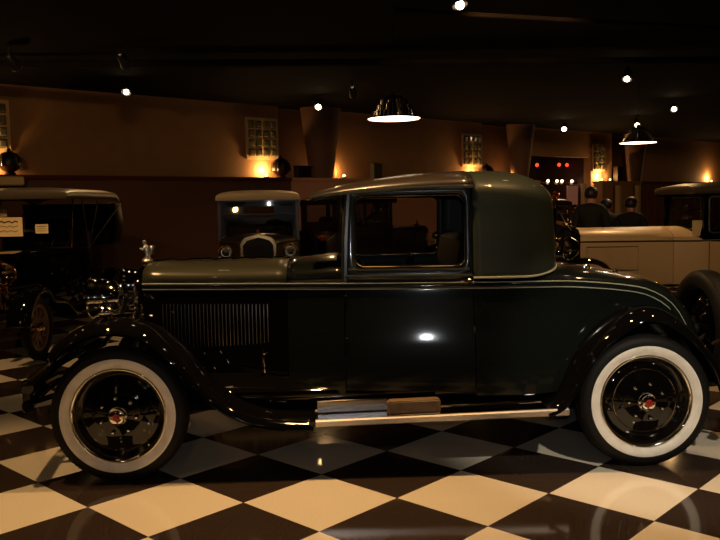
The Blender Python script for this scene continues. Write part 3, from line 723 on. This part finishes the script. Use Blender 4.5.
    b = MB(); b.add(fr, [(0, 1, 2, 3)]); b.obj('windshield_pane', M['glass'], wo, smooth=0)
    for nm, y, z, w_, hh in cards:
        b = MB(); b.box((wx - .03 + (z - 1.2) * .15, y, z), (.006, w_, hh)); cd = b.obj('placard', M['card'], wo, smooth=0)
        b = MB()
        for k in range(3):
            zz = z + hh * (.26 - .24 * k); n = 9
            b.tube([(wx - .036 + (z - 1.2) * .15, y - w_ * .36 + w_ * .72 * j / n, zz + hh * .05 * math.sin(j * 2.3 + k)) for j in range(n + 1)], hh * (.035 if k == 0 else .014), 4)
        b.obj('placard_writing', M['ink'], cd)
    # roof
    x0, x1 = wx - roof_over, (cabx + .10 if top != 'open' else tail - .06)
    b = MB(); secs = []
    for x in span(x0, x1, 14):
        e = (x - x0) / (x1 - x0); edge = roof_z - .10 - (.05 * max(0, e - .8) / .2 if top != 'open' else .10 * max(0, e - .85) / .15); zt = roof_z - .10 * max(0, (e - .75) / .25) ** 2 - .04 * max(0, (.15 - e) / .15)
        hh = (hw2 + .02) * (1 - .12 * max(0, (e - .85) / .15) ** 2)
        row = [(x, -hh * math.copysign(abs(math.cos(a)) ** .7, math.cos(a)), edge + (zt - edge) * sn(a) ** .7) for a in span(0, PI, 17)]
        if not secs: secs.append([(x - .012, q[1], edge - .05) for q in [(x, -hh)] + row + [(x, hh)]])
        secs.append([(x, -hh, edge - .05)] + row + [(x, hh, edge - .05)])
    b.loft(secs); rf = b.obj('roof', m_roof, root, smooth=60, solid=.015, offset=-1)
    if top != 'open':
        b = MB(); b.loft([[(q[0], q[1] * .97, q[2] - .03) for q in sec] for sec in secs[1:]]); b.obj('headlining', M['hide'], rf, smooth=60)
    if top == 'open':
        b = MB(); secs = []
        for z, xx in ((roof_z - .20, x1 - .02), (1.5, x1 + .05), (zb, x1 - .02)):
            secs.append([(xx - .45, -hw2, z), (xx - .06, -hw2 * .98, z), (xx, -hw2 * .85, z), (xx, hw2 * .85, z), (xx - .06, hw2 * .98, z), (xx - .45, hw2, z)])
        b.loft(secs); b.obj('rear_curtain', M['fixture'], rf, solid=.01)
        for s in (-1, 1):
            b = MB(); b.tube([(1.75, s * hw2, zb), (1.55, s * hw2, roof_z - .14)], .009, 6); b.tube([(1.75, s * hw2, zb), (2.2, s * hw2, roof_z - .14)], .009, 6); b.tube([(1.75, s * hw2, zb), (x1 - .1, s * hw2, roof_z - .2)], .009, 6)
            b.obj('top_bow', M['fixture'], rf)
    else:
        posts = [wx + .05, (wx + cabx) / 2 + .05, cabx]
        b = MB()
        for s in (-1, 1):
            for i, x in enumerate(posts): b.box((x, s * (hw2 - .02), (zb + roof_z - .10) / 2), (.07 if i else .06, .05, roof_z - .12 - zb))
            b.box(((posts[0] + cabx) / 2, s * (hw2 - .02), roof_z - .14), (cabx - posts[0] + .08, .05, .09)); b.box(((posts[0] + cabx) / 2, s * (hw2 - .01), zb + .03), (cabx - posts[0] + .08, .04, .08))
        b.box((wx + .03, 0, roof_z - .13), (.05, hw2 * 1.9, .09))
        # back panel with a rear window
        rh = rear_hole; b.box((cabx + .03, 0, zb + rh[0] / 2 - .015), (.06, hw2 * 1.9, rh[0] + .03)); b.box((cabx + .03, 0, roof_z - rh[1] / 2 - .04), (.06, hw2 * 1.9, rh[1] - .08))
        for s in (-1, 1): b.box((cabx + .03, s * hw2 * (rh[2] + .95) / 2, (zb + roof_z - .1) / 2), (.06, hw2 * (.95 - rh[2]), roof_z - zb - .12))
        b.obj('cab', m_cab, root, smooth=0)
        for s in (-1, 1):
            for i in range(2):
                b = MB(); b.add([(posts[i] + .03, s * (hw2 - .02), zb + .06), (posts[i + 1] - .03, s * (hw2 - .02), zb + .06), (posts[i + 1] - .03, s * (hw2 - .02), roof_z - .18), (posts[i] + .03, s * (hw2 - .02), roof_z - .18)], [(0, 1, 2, 3)]); wpn = b.obj('window_pane', M['glass'], root, smooth=0)
                if trim: b = MB(); b.tube([(x_, s * (hw2 + .008), z_) for x_, z_ in rrect(posts[i] + .04, posts[i + 1] - .03, zb + .08, roof_z - .19, .05)], .011, 6, closed=True); b.obj('window_trim', M['alu'], wpn)
    # seats and steering wheel
    for x in ((wx + .95, ) if top != 'open' else (wx + .75, wx + 1.6)):
        b = MB(); b.box((x, 0, zb + .02), (.16, hw2 * 1.75, .46), ry=R(10), bev=.05); b.obj('seat', M['hide'], root)
    b = MB(); cen = Vector((wx + .42, -.25, zb + .12)); u_ = Vector((.45, 0, .9)).normalized()
    b.tube([cen + Vector((0, .19 * math.cos(a), 0)) + u_ * .19 * math.sin(a) for a in span(0, 2 * PI * 19 / 20, 20)], .012, 6, closed=True); b.tube([cen, cen - Vector((.3, 0, .22))], .014, 6)
    for a in (0, 1.57, 3.14, 4.71): b.tube([cen, cen + Vector((0, .19 * math.cos(a), 0)) + u_ * .19 * math.sin(a)], .007, 5)
    b.obj('steering_wheel', M['dark'], root)
    if spare:
        b = MB(); T = [(r - .055 + .055 * math.cos(a), .055 * math.sin(a)) for a in span(-PI * .85, PI * .85, 13)]
        b.lathe(T, axis='x', seg=32); so = b.obj('spare_wheel', M['rubber'], root, (tail + .12, 0, .86))
        b = MB(); b.lathe([(r - .10, .02), (.10, .0), (.001, .0)], axis='x', seg=24); b.obj('wheel_disc', m_fender, so)
        b = MB(); b.tube([(-.25, 0, -.05), (0, 0, 0)], .05, 8); b.obj('spare_bracket', M['dark'], so)
    return root
def heading(root, phi):
    """turn a car so that its nose points along phi (0 = towards +X, -90 = towards the camera)"""
    root.rotation_euler = (0, 0, R(phi - 180)); return root

# open black touring car at the left, nose towards the camera
t = heading(empty('touring_car', 'open black touring car with raised grey canvas top at far left', 'car', (-4.23, 8.75, 0)), -90)
old_car(t, WB=2.75, tr=.64, r=.36, top='open', tail=3.40, roof_z=1.945, zb=1.16, zh=1.20, lamp_r=.125, lamp_z=.97, hw2=.66, roof_over=.25, spare=True, m_metal=M['brass'], m_wheel=M['tanpaint'], lamp_in=.25,
        m_roof=M['canvas'], cards=(('a', .20, 1.455, .42, .24), ('b', -.25, 1.425, .16, .115), ('c', .36, 1.63, .34, .09)))
# sedan with the beige roof, nose towards the camera
t = heading(empty('vintage_sedan', 'brown vintage sedan with beige roof facing forward behind coupe hood', 'car', (-1.37, 10.75, 0)), -83.5)
old_car(t, WB=2.5, tr=.62, r=.37, roof_z=1.90, zb=1.16, zh=1.26, hw0=.225, hw1=.43, hw2=.60, hoodx=.90, cabx=2.35, tail=2.75, m_hood=M['mid'], m_body=M['mid'], m_roof=M['creamtop'], m_metal=M['brass'], lamp_r=.10, lamp_z=1.05, m_fender=M['black'], roof_over=.14)
# dark sedan seen past the coupe's windshield, tail towards the camera
t = heading(empty('dark_sedan', 'dark closed sedan behind coupe windshield, pink wall seen through its window', 'car', (-1.04 + WD.x * 3.0, 15.12 + WD.y * 3.0, 0)), 40.9)
old_car(t, WB=2.55, tr=.64, r=.36, roof_z=1.86, zb=1.18, zh=1.2, hw2=.58, m_hood=M['darkred'], m_body=M['darkred'], m_roof=M['black'], m_fender=M['black'], tail=2.85, cabx=2.6, spare=True, rear_hole=(.16, .20, .74))
for s in (-1, 1):
    b = MB(); b.lathe([(.04, -.03), (.05, .0), (.045, .02), (.001, .03)], (2.98, s * .50, 1.04), 'x', 14); b.obj('tail_lamp', M['red'], t)
# long cream car at the right, nose to the left
t = empty('cream_car', 'long cream vintage car with dark top and louvered hood at far right', 'car', (2.98, 11.22, 0), R(1.2))
old_car(t, WB=3.35, tr=.70, r=.40, roof_z=1.87, zb=1.12, zh=1.275, hw0=.34, hw1=.50, hw2=.66, hoodx=1.25, cabx=2.7, tail=3.6, m_hood=M['cream'], m_body=M['cream'], m_cab=M['black'], m_roof=M['canvas'], m_fender=M['black'], m_wheel=M['cream'],  # roof is black; lighter canvas put in so its edges look lit
        lamp_r=.16, lamp_z=1.02, vents=True, white=True, roof_over=.12, trim=True)
b = MB(); b.box((1.53, -.60, 1.26), (.14, .008, .21), rz=R(4)); b.obj('placard', M['card'], t, smooth=0)
for s in (-1, 1): b = MB(); b.lathe([(.07, -.16), (.055, -.14), (.03, -.08), (.018, .05), (.04, .07), (.001, .12)], (-.22, s * .20, .90), 'x', 18); b.obj('horn', M['chrome'], t)
b = MB(); b.tube([(-.52, -.75, .55), (-.56, -.3, .56), (-.57, 0, .56), (-.56, .3, .56), (-.52, .75, .55)], .035, 8); b.tube([(-.56, -.3, .56), (-.2, -.34, .52)], .02, 6); b.tube([(-.56, .3, .56), (-.2, .34, .52)], .02, 6); b.obj('bumper', M['chrome'], t)
# brass-era car behind the coupe's tail
t = heading(empty('brass_car', 'dark open car thick with brass and chrome behind coupe rear quarter', 'car', (3.40, 14.25, 0)), -96)
old_car(t, WB=2.5, tr=.66, r=.40, top='open', tail=3.2, roof_z=1.72, zb=1.20, zh=1.30, hw0=.30, hw2=.56, lamp_r=.13, lamp_z=1.12, m_metal=M['brass'], m_hood=M['darkred'], m_body=M['darkred'], m_wheel=M['rimred'], m_roof=M['dark'])
for s in (-1, 1):
    b = MB(); b.lathe([(.001, -.06), (.05, -.05), (.055, -.03), (.055, .03), (.03, .06), (.02, .08), (.001, .10)], (1.10, s * .62, 1.50), 'z', 14); b.tube([(1.10, s * .62, 1.45), (1.15, s * .56, 1.22)], .014, 6); b.obj('side_lamp', M['brass'], t)
    b = MB(); b.lathe([(.09, -.30), (.06, -.24), (.03, -.1), (.02, .1), (.02, .3)], (.9, s * .64, 1.28), 'x', 16); b.obj('horn', M['brass'], t)
b = MB(); b.tube([(1.02 + .055 * math.cos(a), -.22 + .055 * math.sin(a), 1.36 + a * .011) for a in span(0, 12 * PI, 150)], .012, 6); b.tube([(1.02, -.22, 1.30), (1.02, -.22, 1.80)], .016, 8); b.lathe([(.085, -.20), (.05, -.15), (.025, -.06), (.02, .06)], (1.0, -.22, 1.76), 'x', 18); b.obj('glint_horn', M['brass'], t)  # coil and horn added as brass clutter to catch glints
b = MB()
for z in (1.42, 1.56): b.tube([(1.1, -.50, z), (1.12, -.18, z + .02), (1.1, .2, z)], .014, 8)
b.obj('glint_rail', M['brass'], t)  # rail added for more brass glints
# ------------------------------------------------------------------ people standing behind the cream car
def person(name, label, loc, rz, H, m_top, m_leg, m_hair, lean=0, arms='down', hat=False):
    k = H / 1.75
    V = []; E = []; RD = []
    def v(p, r, par=None):
        V.append((p[0] * k, p[1] * k, p[2] * k)); RD.append(r * k); i = len(V) - 1
        if par is not None: E.append((par, i))
        return i
    pel = v((0, 0, .95), .145); wa = v((0, -.01, 1.10), .135, pel); ch = v((0, -.005, 1.30), .155, wa); sh = v((0, .01, 1.42), .11, ch)
    nk = v((0, -.01, 1.50), .058, sh); jaw = v((0, -.035, 1.575), .068, nk); hd = v((0, -.025, 1.655), .088, jaw); tp = v((0, -.015, 1.715), .062, hd)
    for s in (-1, 1):
        s1 = v((s * .15, .01, 1.41), .085, sh); s2 = v((s * .205, .01, 1.365), .075, s1)
        if arms == 'down': el, wr, pm = (s * .245, .03, 1.10), (s * .25, -.05, .86), (s * .25, -.07, .79)
        else: el, wr, pm = (s * .25, -.02, 1.12), (s * .14, -.24, 1.10), (s * .08, -.29, 1.11)
        e_ = v(el, .055, s2); w_ = v(wr, .028, e_); p_ = v(pm, .030, w_)
        d = (Vector(pm) - Vector(wr)).normalized(); sd = Vector((0, 1, 0)) if arms == 'down' else Vector((0, 0, 1))
        for q in range(4):
            o_ = sd * (.027 - .018 * q); ln = (.062, .072, .068, .054)[q]
            f1 = v(Vector(pm) + d * .035 + o_, .0095, p_); f2 = v(Vector(pm) + d * (.035 + ln * .6) + o_ + Vector((-s * .004, -.006, 0)), .0088, f1); v(Vector(pm) + d * (.035 + ln) + o_ + Vector((-s * .016, -.012, 0)), .0075, f2)
        th_ = v(Vector(pm) + sd * -.035 * (1 if arms == 'down' else -1) + d * .005 + Vector((-s * .012, 0, 0)), .011, p_); v(Vector(pm) + sd * -.050 * (1 if arms == 'down' else -1) + d * .042 + Vector((-s * .016, 0, 0)), .009, th_)
        h1 = v((s * .09, 0, .88), .095, pel); kn = v((s * .10, -.01, .50), .062, h1); an = v((s * .105, .02, .10), .042, kn); v((s * .115, -.12, .045), .040, an)
    me = bpy.data.meshes.new(name); me.from_pydata(V, E, []); o = bpy.data.objects.new(name, me); COL.objects.link(o)
    sk = o.modifiers.new('skin', 'SKIN'); sk.use_smooth_shade = True
    for i, d in enumerate(me.skin_vertices[0].data): d.radius = (RD[i], RD[i]); d.use_root = (i == 0)
    me.skin_vertices[0].data[pel].radius = (.165 * k, .12 * k); me.skin_vertices[0].data[ch].radius = (.19 * k, .13 * k); me.skin_vertices[0].data[wa].radius = (.15 * k, .11 * k)
    o.modifiers.new('round', 'SUBSURF').render_levels = 2; o.modifiers['round'].levels = 2
    dg = bpy.context.evaluated_depsgraph_get(); m2 = bpy.data.meshes.new_from_object(o.evaluated_get(dg)); bpy.data.objects.remove(o)
    o = bpy.data.objects.new(name, m2); COL.objects.link(o); m2.materials.clear()
    for mm in (M['skin'], m_top, m_leg, M['black']): m2.materials.append(mm)
    hz = (.86 if arms == 'down' else 9)
    for p in m2.polygons:
        c_ = p.center / k
        if c_.z > 1.515: i = 0
        elif c_.z < .09: i = 3
        elif arms == 'down' and abs(c_.x) > .195 and c_.z < .86: i = 0
        elif arms != 'down' and c_.y < -.225 and c_.z > 1.0: i = 0
        elif c_.z < .93: i = 2
        else: i = 1
        p.material_index = i; p.use_smooth = True
    zlo = min(v_.co.z for v_ in m2.vertices); o.location = (loc[0], loc[1], -zlo); o.rotation_euler = (0, 0, rz)
    tag(o, label, 'person', 'people standing behind the cream car')
    hb = MB()                                                 # hair: a cap over the skull, open at the face
    secs = []
    for e in span(PI / 2, -.85, 9):
        secs.append([Vector((.100 * math.cos(e) * math.cos(a), -.018 + .112 * math.cos(e) * math.sin(a), 1.66 + .100 * math.sin(e))) * k for a in (span(R(-30), R(210), 19) if e < .55 else span(R(-90), R(270), 19))])
    hb.loft(secs); hb.obj('hair', m_hair, o, solid=.006)
    if hat:
        b = MB(); b.lathe([(.001, 1.80), (.07, 1.795), (.095, 1.77), (.102, 1.715), (.150, 1.70), (.150, 1.694), (.10, 1.70)], (0, -.02, 0), 'z', 24)
        ht = b.obj('flat_hat', m_hair, o)
        for v_ in ht.data.vertices: v_.co *= k
    b = MB(); b.tube([Vector((0, -.118, 1.66)) * k, Vector((0, -.136, 1.628)) * k, Vector((0, -.118, 1.618)) * k], [.008, .013, .009], 8); b.obj('nose', M['skin'], o)
    for s in (-1, 1):
        b = MB(); b.lathe([(.001, -.012), (.011, -.006), (.011, .006), (.001, .012)], Vector((s * .034, -.105, 1.665)) * k, 'y', 10); b.obj('eye', M['hair'], o)
        b = MB(); b.lathe([(.001, -.012), (.02, -.008), (.026, .004), (.001, .012)], Vector((s * .098, -.01, 1.64)) * k, 'x', 10); b.obj('ear', M['skin'], o)
    b = MB(); b.tube([Vector((-.024, -.113, 1.585)) * k, Vector((0, -.118, 1.583)) * k, Vector((.024, -.113, 1.585)) * k], .006, 6); b.obj('mouth', M['skin'], o)
    return o
person('person', 'tallest person in dark jacket, standing nearest the glowing glass block', (3.78, 13.0, 0), R(155), 1.90, M['cloth'], M['cloth'], M['hair'])
person('person', 'shorter person in dark clothes between two others behind cream hood', (4.19, 13.50, 0), R(190), 1.70, M['cloth2'], M['cloth'], M['hair'])
person('person', 'broad person in dark coat with dark hair, rightmost of the three', (4.36, 12.80, 0), R(150), 1.72, M['cloth'], M['cloth2'], M['hair'])

# ------------------------------------------------------------------ things on and along the back wall
LED = 2.237
def lantern(t, r, label, box=None):
    p = wp(t, .22); o = empty('ledge_lantern', label, 'lantern', (p.x, p.y, LED), A, 'lanterns along the wall ledge')
    b = MB(); b.lathe([(r * .45, 0), (r * .5, .02), (r * .35, .045)], axis='z', seg=20, cap=True); b.obj('lantern_base', M['lantern'], o)
    b = MB(); b.lathe([(r * .30, .035), (r * .75, .10), (r * .98, r * .75), (r, r * 1.05), (r * .9, r * 1.5), (r * .6, r * 1.85), (r * .2, r * 2.02), (.001, r * 2.04)], axis='z', seg=24)
    for k in range(10): a = 2 * PI * k / 10; b.tube([(r * math.cos(a) * .99, r * math.sin(a) * .99, r * .7), (r * math.cos(a), r * math.sin(a), r * 1.1), (r * .88 * math.cos(a), r * .88 * math.sin(a), r * 1.55)], .008, 5)
    b.obj('lantern_body', M['lantern'], o)
    b = MB(); b.lathe([(.02, r * 2.0), (.035, r * 2.1), (.03, r * 2.2), (.001, r * 2.3)], axis='z', seg=12); b.obj('lantern_finial', M['lantern'], o)
lantern(.02, .19, 'round dark lantern on the ledge above the touring car')
lantern(5.38, .20, 'round dark lantern on ledge beside glowing glass block, left of pylon')
lantern(11.88, .19, 'round dark lantern on ledge above the coupe rear quarter')
def ledge_box(t, w_, hh, label, m, name='ledge_box'):
    p = wp(t, .24); o = empty(name, label, 'box', (p.x, p.y, LED), A)
    b = MB(); b.box((0, 0, hh / 2), (w_, .16, hh), bev=.01); b.obj('case', m, o)
    b = MB(); b.box((0, 0, hh + .008), (w_ + .02, .18, .016), bev=.004); b.obj('lid', m, o)
ledge_box(5.92, .36, .24, 'low dark case on ledge between lantern and first pylon', M['lantern'])
ledge_box(8.0, .26, .34, 'small grey box standing on the ledge right of the first pylon', mat('grey_box', (.06, .055, .045), .6))
ledge_box(18.12, .30, .45, 'dark square box on ledge left of the last pylon', M['lantern'])
b = MB(); p = wp(-.32, .52); b.box((p.x, p.y, 2.13), (.9, .10, .15), A, bev=.02); tag(b.obj('hanging_sign', M['card'], smooth=35), 'pale board on the low wall behind the touring car top', 'sign')
def uplight(t, label, e, d=.16, zz=LED + .035, showbulb=True):
    p = wp(t, d); o = empty('ledge_uplight', label, 'uplight', (p.x, p.y, LED), A, 'uplights on the wall ledge')
    b = MB(); b.lathe([(.05, 0), (.055, .02), (.04, .03), (.001, .03)], axis='z', seg=14); b.obj('uplight_base', M['fixture'], o)
    b = MB(); b.lathe([(.001, .028)] + [(.028 * math.cos(a), .056 + .028 * math.sin(a)) for a in span(-1.2, 1.5, 7)], axis='z', seg=12); b.obj('bulb', M['smallbulb'], o)
    q = wp(t, .10); point((q.x, q.y, LED + .16), e, .03, (1, .55, .18))
uplight(5.06, 'small lit uplight at the foot of the second glass block window', 26)
uplight(6.95, 'small lit uplight at the right foot of the first pylon', 9, .36)
uplight(-.25, 'small lit uplight at foot of the leftmost glass block window', 26)
uplight(11.50, 'small lit uplight below the third glass block window', 26)
uplight(17.34, 'small lit uplight below the narrow glass block window', 40)
uplight(17.80, 'small lit uplight between narrow glass block window and dark box', 2)
uplight(24.5, 'small lit uplight on the ledge above the cream car cab', 30)
uplight(13.0, 'small lit uplight at the foot of the second pylon', 5)
# bar: red lamps and a row of small bulbs on a rail
for i, (t, z, lb) in enumerate(((15.27, 2.73, 'single red lamp over the dark bar, beside second pylon'), (16.37, 2.76, 'middle red lamp over the dark bar'), (16.78, 2.76, 'red lamp over the dark bar nearest the glass block window'))):
    p = wp(t, -.7, z); b = MB(); b.lathe([(.001, -.058), (.045, -.03), (.056, 0), (.04, .04), (.02, .055)], axis='z', seg=14); o = b.obj('pendant_lamp', M['redbulb'], None, p); tag(o, lb, 'lamp', 'red lamps over the bar')
    b = MB(); b.tube([(0, 0, .06), (0, 0, CEIL - z)], .01, 6); b.obj('cord', M['fixture'], o)
p0, p1 = wp(14.0, -.5, 2.20), wp(17.0, -.5, 2.20)
b = MB(); b.tube([p0, p1], .025, 8); tag(b.obj('bar_rail', M['fixture']), 'dark rail carrying small bulbs across the bar opening', 'rail')
for t, lb in ((15.53, 'small bulb on bar rail nearest the coupe roof'), (15.98, 'second small bulb on bar rail from coupe roof'), (16.23, 'third small bulb on bar rail from coupe roof'), (16.75, 'small bulb on bar rail nearest the people')):
    p = wp(t, -.5, 2.26); b = MB(); b.lathe([(.001, -.045), (.035, -.03), (.045, 0), (.035, .03), (.001, .045)], axis='z', seg=12); tag(b.obj('rail_bulb', M['smallbulb'], None, p), lb, 'bulb', 'bulbs on the bar rail')
    point(p + Vector((0, 0, -.1)), 1.2, .03, (1, .5, .22))
b = MB(); p = wp(16.65, -.42, 1.83); b.box(p, (.52, .05, .58), A); tag(b.obj('hanging_bar_sign', M['backlit'], smooth=0), 'dim pink glowing board hanging under the bar rail', 'panel')
b = MB(); p = wp(16.32, .2); b.tube([(p.x, p.y, 0), (p.x, p.y, 2.16)], .085, 14); tag(b.obj('bar_post', M['cream']), 'pale post at the end of the bar beside the people', 'post')
for t, lb in ((17.5, 'pale upright post behind the broad person in dark coat, left one'), (18.62, 'pale upright post just right of the broad person in dark coat')):
    p = wp(t, .62); b = MB(); b.box((p.x, p.y, 1.05), (.16, .12, 2.1), A, bev=.01); tag(b.obj('display_post', M['cream'], smooth=35), lb, 'post')

# ------------------------------------------------------------------ pendants and ceiling spotlights
def pendant(x, y, z, r, label, e):
    o = empty('pendant_lamp', label, 'pendant lamp', (x, y, z), 0, 'stepped pendant lamps')
    b = MB(); pr = [(r, 0), (r * 1.0, .012), (r * .86, .018), (r * .80, .020), (r * .76, .075), (r * .64, .080), (r * .60, .135), (r * .49, .140), (r * .46, .190), (r * .36, .195), (r * .33, .225), (r * .10, .235), (r * .08, .27), (.001, .275)]
    pr = [(q[0], q[1] * 1.15) for q in pr]; b.lathe(pr, axis='z', seg=48); sh = b.obj('lamp_shade', M['nickel'], o, smooth=25)
    b = MB()
    for (ra, z0, z1) in ((.80, .025, .086), (.64, .094, .155), (.49, .163, .218)):
        for k in range(30): a = 2 * PI * k / 30; b.tube([(r * ra * math.cos(a), r * ra * math.sin(a), z0), (r * (ra - .03) * math.cos(a), r * (ra - .03) * math.sin(a), z1)], .012, 5)
    b.obj('shade_ribs', M['nickel'], sh)
    b = MB(); b.lathe([(r * .97, .004), (r * .6, -.002), (.001, -.004)], axis='z', seg=40); b.obj('diffuser', M['diffuser'], o)
    b = MB(); b.tube([(0, 0, .31), (0, 0, CEIL - z)], .008, 8); b.obj('lamp_cord', M['fixture'], o)
    l = spot((x, y, z - .03), (x, y, 0), e, 150, .8, r * .6)
pendant(.425, 9.31, 2.634, .31, 'stepped metal pendant lamp hanging above the coupe roof', 14)
pendant(4.784, 13.709, 2.62, .31, 'stepped metal pendant lamp hanging above the people and cream car', 14)
ceiling_spot(.98, 7.63, 3.5, (1.6, 6.4, 0), 'large bright ceiling spotlight nearest the camera, at top of picture', 160)
ceiling_spot(4.14, 12.38, 3.5, (3.2, 10.5, .6), 'bright ceiling spotlight above the cream hood, right of centre', 150)
ceiling_spot(-3.65, 12.79, 3.5, (-3.7, 10.6, 1.2), 'lone ceiling spotlight above the touring car roof', 90)
ceiling_spot(-.73, 15.15, 3.5, (-1.2, 12.6, 1.2), 'ceiling spotlight in front of the first pylon', 90, bulb_r=.052)
ceiling_spot(5.30, 20.64, 3.5, (4, 17, 0), 'small distant ceiling spotlight near the bar opening', 120, bulb_r=.058)
ceiling_spot(6.51, 16.55, 3.5, (5.5, 12.5, .8), 'ceiling spotlight farthest right, beyond the right pendant', 45, bulb_r=.046)
ceiling_spot(6.92, 19.9, 3.5, (6, 16, 0), 'ceiling spotlight just above the right pendant', 30, bulb_r=.052)
for x, y, lb in ((-.05, 13.61, 'faint ceiling spotlight turned away, left of the stepped pendant'), (-4.37, 10.43, 'faint ceiling spotlight turned away at top left corner'), (-2.96, 10.43, 'faint ceiling spotlight turned away above the lone lit one')):
    ceiling_spot(x, y, 3.5, (x + .3, y + 2.2, 2.2), lb, 8, bulb_r=.03)
# unseen lamps over the coupe, plus added ones brightening far cars and back wall
for x, y, tx, ty, e, an, lb in ((-2.3, 4.6, -2.0, 3.9, 260, 80, 'over the front bumper of the coupe'), (-.35, 4.9, -.3, 3.9, 330, 80, 'over the hood of the coupe'),
                                (1.2, 4.9, 1.1, 4.0, 170, 80, 'over the door of the coupe'), (3.0, 5.2, 2.6, 4.2, 85, 80, 'over the tail of the coupe'),
                                (-4.2, 7.4, -4.0, 8.6, 200, 70, 'before the touring car hood'), (2.6, 6.9, 3.2, 10.6, 140, 60, 'before the cream hood'),
                                (-1.5, 6.9, -1.45, 11.2, 170, 46, 'before the beige-roofed sedan'), (-4.6, 6.6, -5.0, 12.5, 95, 70, 'facing the left back wall'),
                                (1.6, 6.9, 2.3, 16.5, 210, 50, 'facing the middle back wall'), (6.5, 7.2, 9.0, 22.0, 650, 50, 'facing the right back wall')):
    unseen_lamp(x, y, (tx, ty, 2.2 if 'facing' in lb else (1.0 if 'before' in lb else 0)), e, an)
# the camera's own flash
spot((.04, .02, EYE + .10), (.3, 4.8, .7), 60, 62, .9, .02, (.94, .96, 1.))
# unseen near-side lamps: two on the tyres, the rest added for glints and fill
for x, y, tx, ty, e, lb in ((2.2, 1.6, 1.85, 4.75, 500, 'facing the rear whitewall tyre'), (-2.6, 1.4, -1.8, 4.8, 24, 'facing the front whitewall tyre'),
                            (-5.5, .5, -4.8, 2.5, 40, 'near the left wall'), (5.5, .5, 5.0, 2.5, 40, 'near the right side of the hall'), (.2, -1.5, .2, .5, 30, 'above the photographer'),
                            (-3.8, -3, -3.5, -1, 40, 'behind the photographer, left'), (3.8, -3, 3.5, -1, 40, 'behind the photographer, right')):
    unseen_lamp(x, y, (tx, ty, .5 if 'tyre' in lb else 0), e, (30 if 'rear' in lb else 34) if 'tyre' in lb else 90, (1., .86, .66) if 'rear' in lb else WARM)

# ------------------------------------------------------------------ world and view
S.view_settings.view_transform = 'Standard'; S.view_settings.look = 'None'; S.view_settings.gamma = 1; S.view_settings.exposure = 0
S.view_settings.use_curve_mapping = False
w = bpy.data.worlds.new('world'); S.world = w; w.use_nodes = True
w.node_tree.nodes['Background'].inputs[0].default_value = (.02, .012, .007, 1); w.node_tree.nodes['Background'].inputs[1].default_value = .3
S.cycles.use_denoising = True; S.cycles.max_bounces = 8; S.cycles.glossy_bounces = 4; S.cycles.transparent_max_bounces = 12
S.cycles.sample_clamp_indirect = 3.
